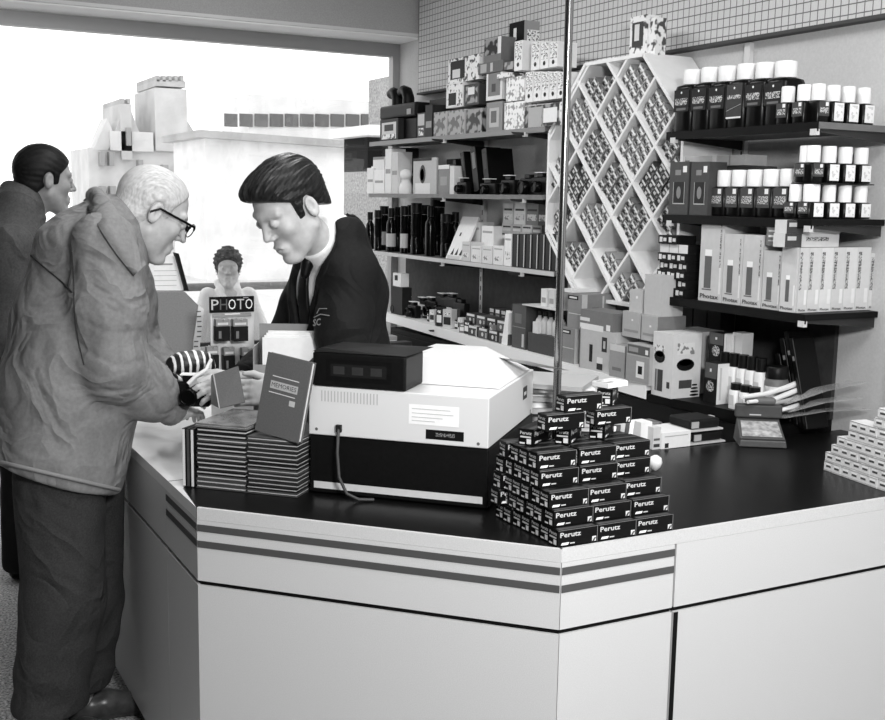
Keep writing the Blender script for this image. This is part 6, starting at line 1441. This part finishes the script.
# ================================================================ card imprinter and handles
v0, v1 = onz(739, 446, ZT), onz(787, 448, ZT); U = v1-v0; rzi = math.atan2(U.y, U.x); wi = U.length
im = empty('card_imprinter', (v0.x-.01, v0.y-.01, ZT), rzi); tag(im, 'grey card imprinter with a roller handle on the black counter top', 'imprinter')
b = MB(); b.add([(0, 0, 0.001), (wi, 0, 0.001), (wi, .13, 0.001), (0, .13, 0.001), (0.004, 0, .022), (wi-.004, 0, .022), (wi-.008, .13, .075), (.008, .13, .075)], [(3, 2, 1, 0), (4, 5, 6, 7), (0, 1, 5, 4), (1, 2, 6, 5), (2, 3, 7, 6), (3, 0, 4, 7)], G(78)); bevel(b.obj('base', im), .003)
b = MB(); n1 = Vector((0, -.063, .16)).normalized()
b.add([(.012, .02, .032), (wi-.012, .02, .032), (wi-.016, .10, .066), (.016, .10, .066)], [(0, 1, 2, 3)], busy_mat('plate_mottle', 130, 190, 60, .5, w=.2)); b.obj('plate', im)
b = MB(); b.box(.004, wi-.004, .003, .015, .0222, .026, G(40)); b.obj('front_lip', im)
b = MB(); b.box(.0, wi, .108, .135, .074, .118, G(70), r=.006); b.rect((wi*.3, .1075, .083), (wi*.25, 0, 0), (0, 0, .004), G(190)); b.obj('carriage', im)
b = MB(); b.box(wi*.2, wi*.85, .100, .134, .119, .142, G(95), r=.009); b.obj('grip', im)
hl_ = [[(742, 397, 2.60), (765, 394, 2.62), (785, 388, 2.64), (803, 381, 2.66), (811, 377, 2.67)], [(748, 402, 2.60), (775, 399, 2.62), (795, 391, 2.64), (810, 385, 2.66)], [(770, 404, 2.61), (790, 400, 2.63), (803, 396, 2.64), (812, 392, 2.65)], [(778, 411, 2.61), (792, 407, 2.62), (806, 403, 2.64), (813, 400, 2.65)]]
for k, h in enumerate(hl_):
    pts = [Vector(ony(x, y, Y)) for x, y, Y in h]; t = empty('curved_rod', tuple(pts[0])); o3 = pts[0]
    tag(t, 'long white curved rod lying over the card imprinter, %s of four' % ['topmost with flared end', 'second from top', 'third from top', 'lowest'][k], 'rod', 'white curved rods')
    b = MB(); R_ = [.007, .008, .009, .011, .017] if k == 0 else [.006, .008, .009, .009]; b.tube([p-o3 for p in pts], R_, [M('bone_white', 236, .4), M('bone_white', 236), G(170), M('bone_white', 236)][k], 12); b.obj('shaft', t)
    if k == 0: b = MB(); b.lathe([(.004, -.012), (.014, -.010), (.019, 0), (.014, .010), (.004, .012)], M('bone_white', 236), 16, Matrix.Translation(pts[-1]-o3)); b.obj('flared_end', t)
    else: b = MB(); b.tube([pts[-1]-o3, pts[-1]-o3+(pts[-1]-pts[-2]).normalized()*.012], .0095, G(20), 12); b.obj('end_cap', t)
# clear folded leaflets fanning to the right
fm_ = bpy.data.materials.new('clear_sleeve'); fm_.use_nodes = True; pb_ = fm_.node_tree.nodes['Principled BSDF']; pb_.inputs['Base Color'].default_value = g(200); pb_.inputs['Roughness'].default_value = .15; pb_.inputs['Alpha'].default_value = .35
for k, (a_, c_) in enumerate((((788, 404), (868, 382)), ((790, 412), (862, 398)), ((784, 418), (872, 409)))):
    P_ = [ony(a_[0], a_[1], 2.60), ony((a_[0]+c_[0])/2, (a_[1]+c_[1])/2-2.5, 2.52), ony(c_[0], c_[1], 2.46)]
    b = MB(); vs = []
    for p in P_: vs += [p, p+Vector((.02, .10, -.012))]
    vs += [v+Vector((0, 0, -.0012)) for v in vs]
    b.add([v-P_[0] for v in vs], [(0, 2, 3, 1), (2, 4, 5, 3), (7, 9, 8, 6), (9, 11, 10, 8), (0, 6, 8, 2), (2, 8, 10, 4), (1, 3, 9, 7), (3, 5, 11, 9), (0, 1, 7, 6), (4, 10, 11, 5)], fm_); b.obj; o = b.obj('clear_sleeve', None, tuple(P_[0])); tag(o, 'clear plastic sleeve fanning out right of the imprinter, %s of three' % ['top', 'middle', 'bottom'][k], 'sleeve', 'clear sleeves')
# stack of pale film boxes at the right edge
ew = onz(823, 470, ZT); E2 = onz(885, 492, ZT); U = Vector((E2.x-ew.x, E2.y-ew.y)); rzw = math.atan2(U.y, U.x); u2 = U.normalized(); v2 = Vector((-u2.y, u2.x))
bw, bh, bd = .0365, .0275, .055
def pale_mesh():
    b = MB(); b.box(0, bw-.001, 0, bd, 0, bh-.0006, M('pale_film_card', 212, .5, noise=6, nscale=200)); b.rect((bw*.25, -.0006, bh*.42), (bw*.55, 0, 0), (0, 0, bh*.2), G(70)); b.rect((bw*.22, -.0006, bh*.66), (bw*.6, 0, 0), (0, 0, bh*.16), G(236)); b.rect((0, -.0007, bh*.92), (bw, 0, 0), (0, 0, bh*.06), G(140)); b.rect((0, -.0006, bh*.05), (bw, 0, 0), (0, 0, bh*.12), G(175)); return b.mesh('film_box')
PMs = pale_mesh(); cnt_ = 0
start = [0, 0.1, .75, 1.3, 2.5, 2.6, 5.2, 5.5]
for l in range(8):
    ncol = 9
    for i in range(ncol):
        x_ = start[l]+i
        if x_ > 8.9: continue
        for j in range(1 if l < 6 else 1):
            o = bpy.data.objects.new('pale_film_box', PMs); COL.objects.link(o); q = Vector((ew.x, ew.y))+u2*(x_*bw)+v2*(.003*random.random()+j*bd)
            o.location = (q.x, q.y, ZT+.0006+l*bh); o.rotation_euler = (0, 0, rzw)
            tag(o, 'small pale film box at right counter edge, %s layer, %s from left' % (lay[l], ['first', 'second', 'third', 'fourth', 'fifth', 'sixth', 'seventh', 'eighth', 'ninth'][i]), 'film box', 'pale film boxes stacked at the right'); cnt_ += 1
b = MB(); b.box(0, bw*6, 0, .10, 0, bh*5.6, G(205)); q = Vector((ew.x, ew.y))+u2*(bw*2.6)+v2*(bd+.006); tag(b.obj('film_carton', None, (q.x, q.y, ZT+.0006), rzw), 'plain pale carton behind the stacked pale film boxes', 'box')
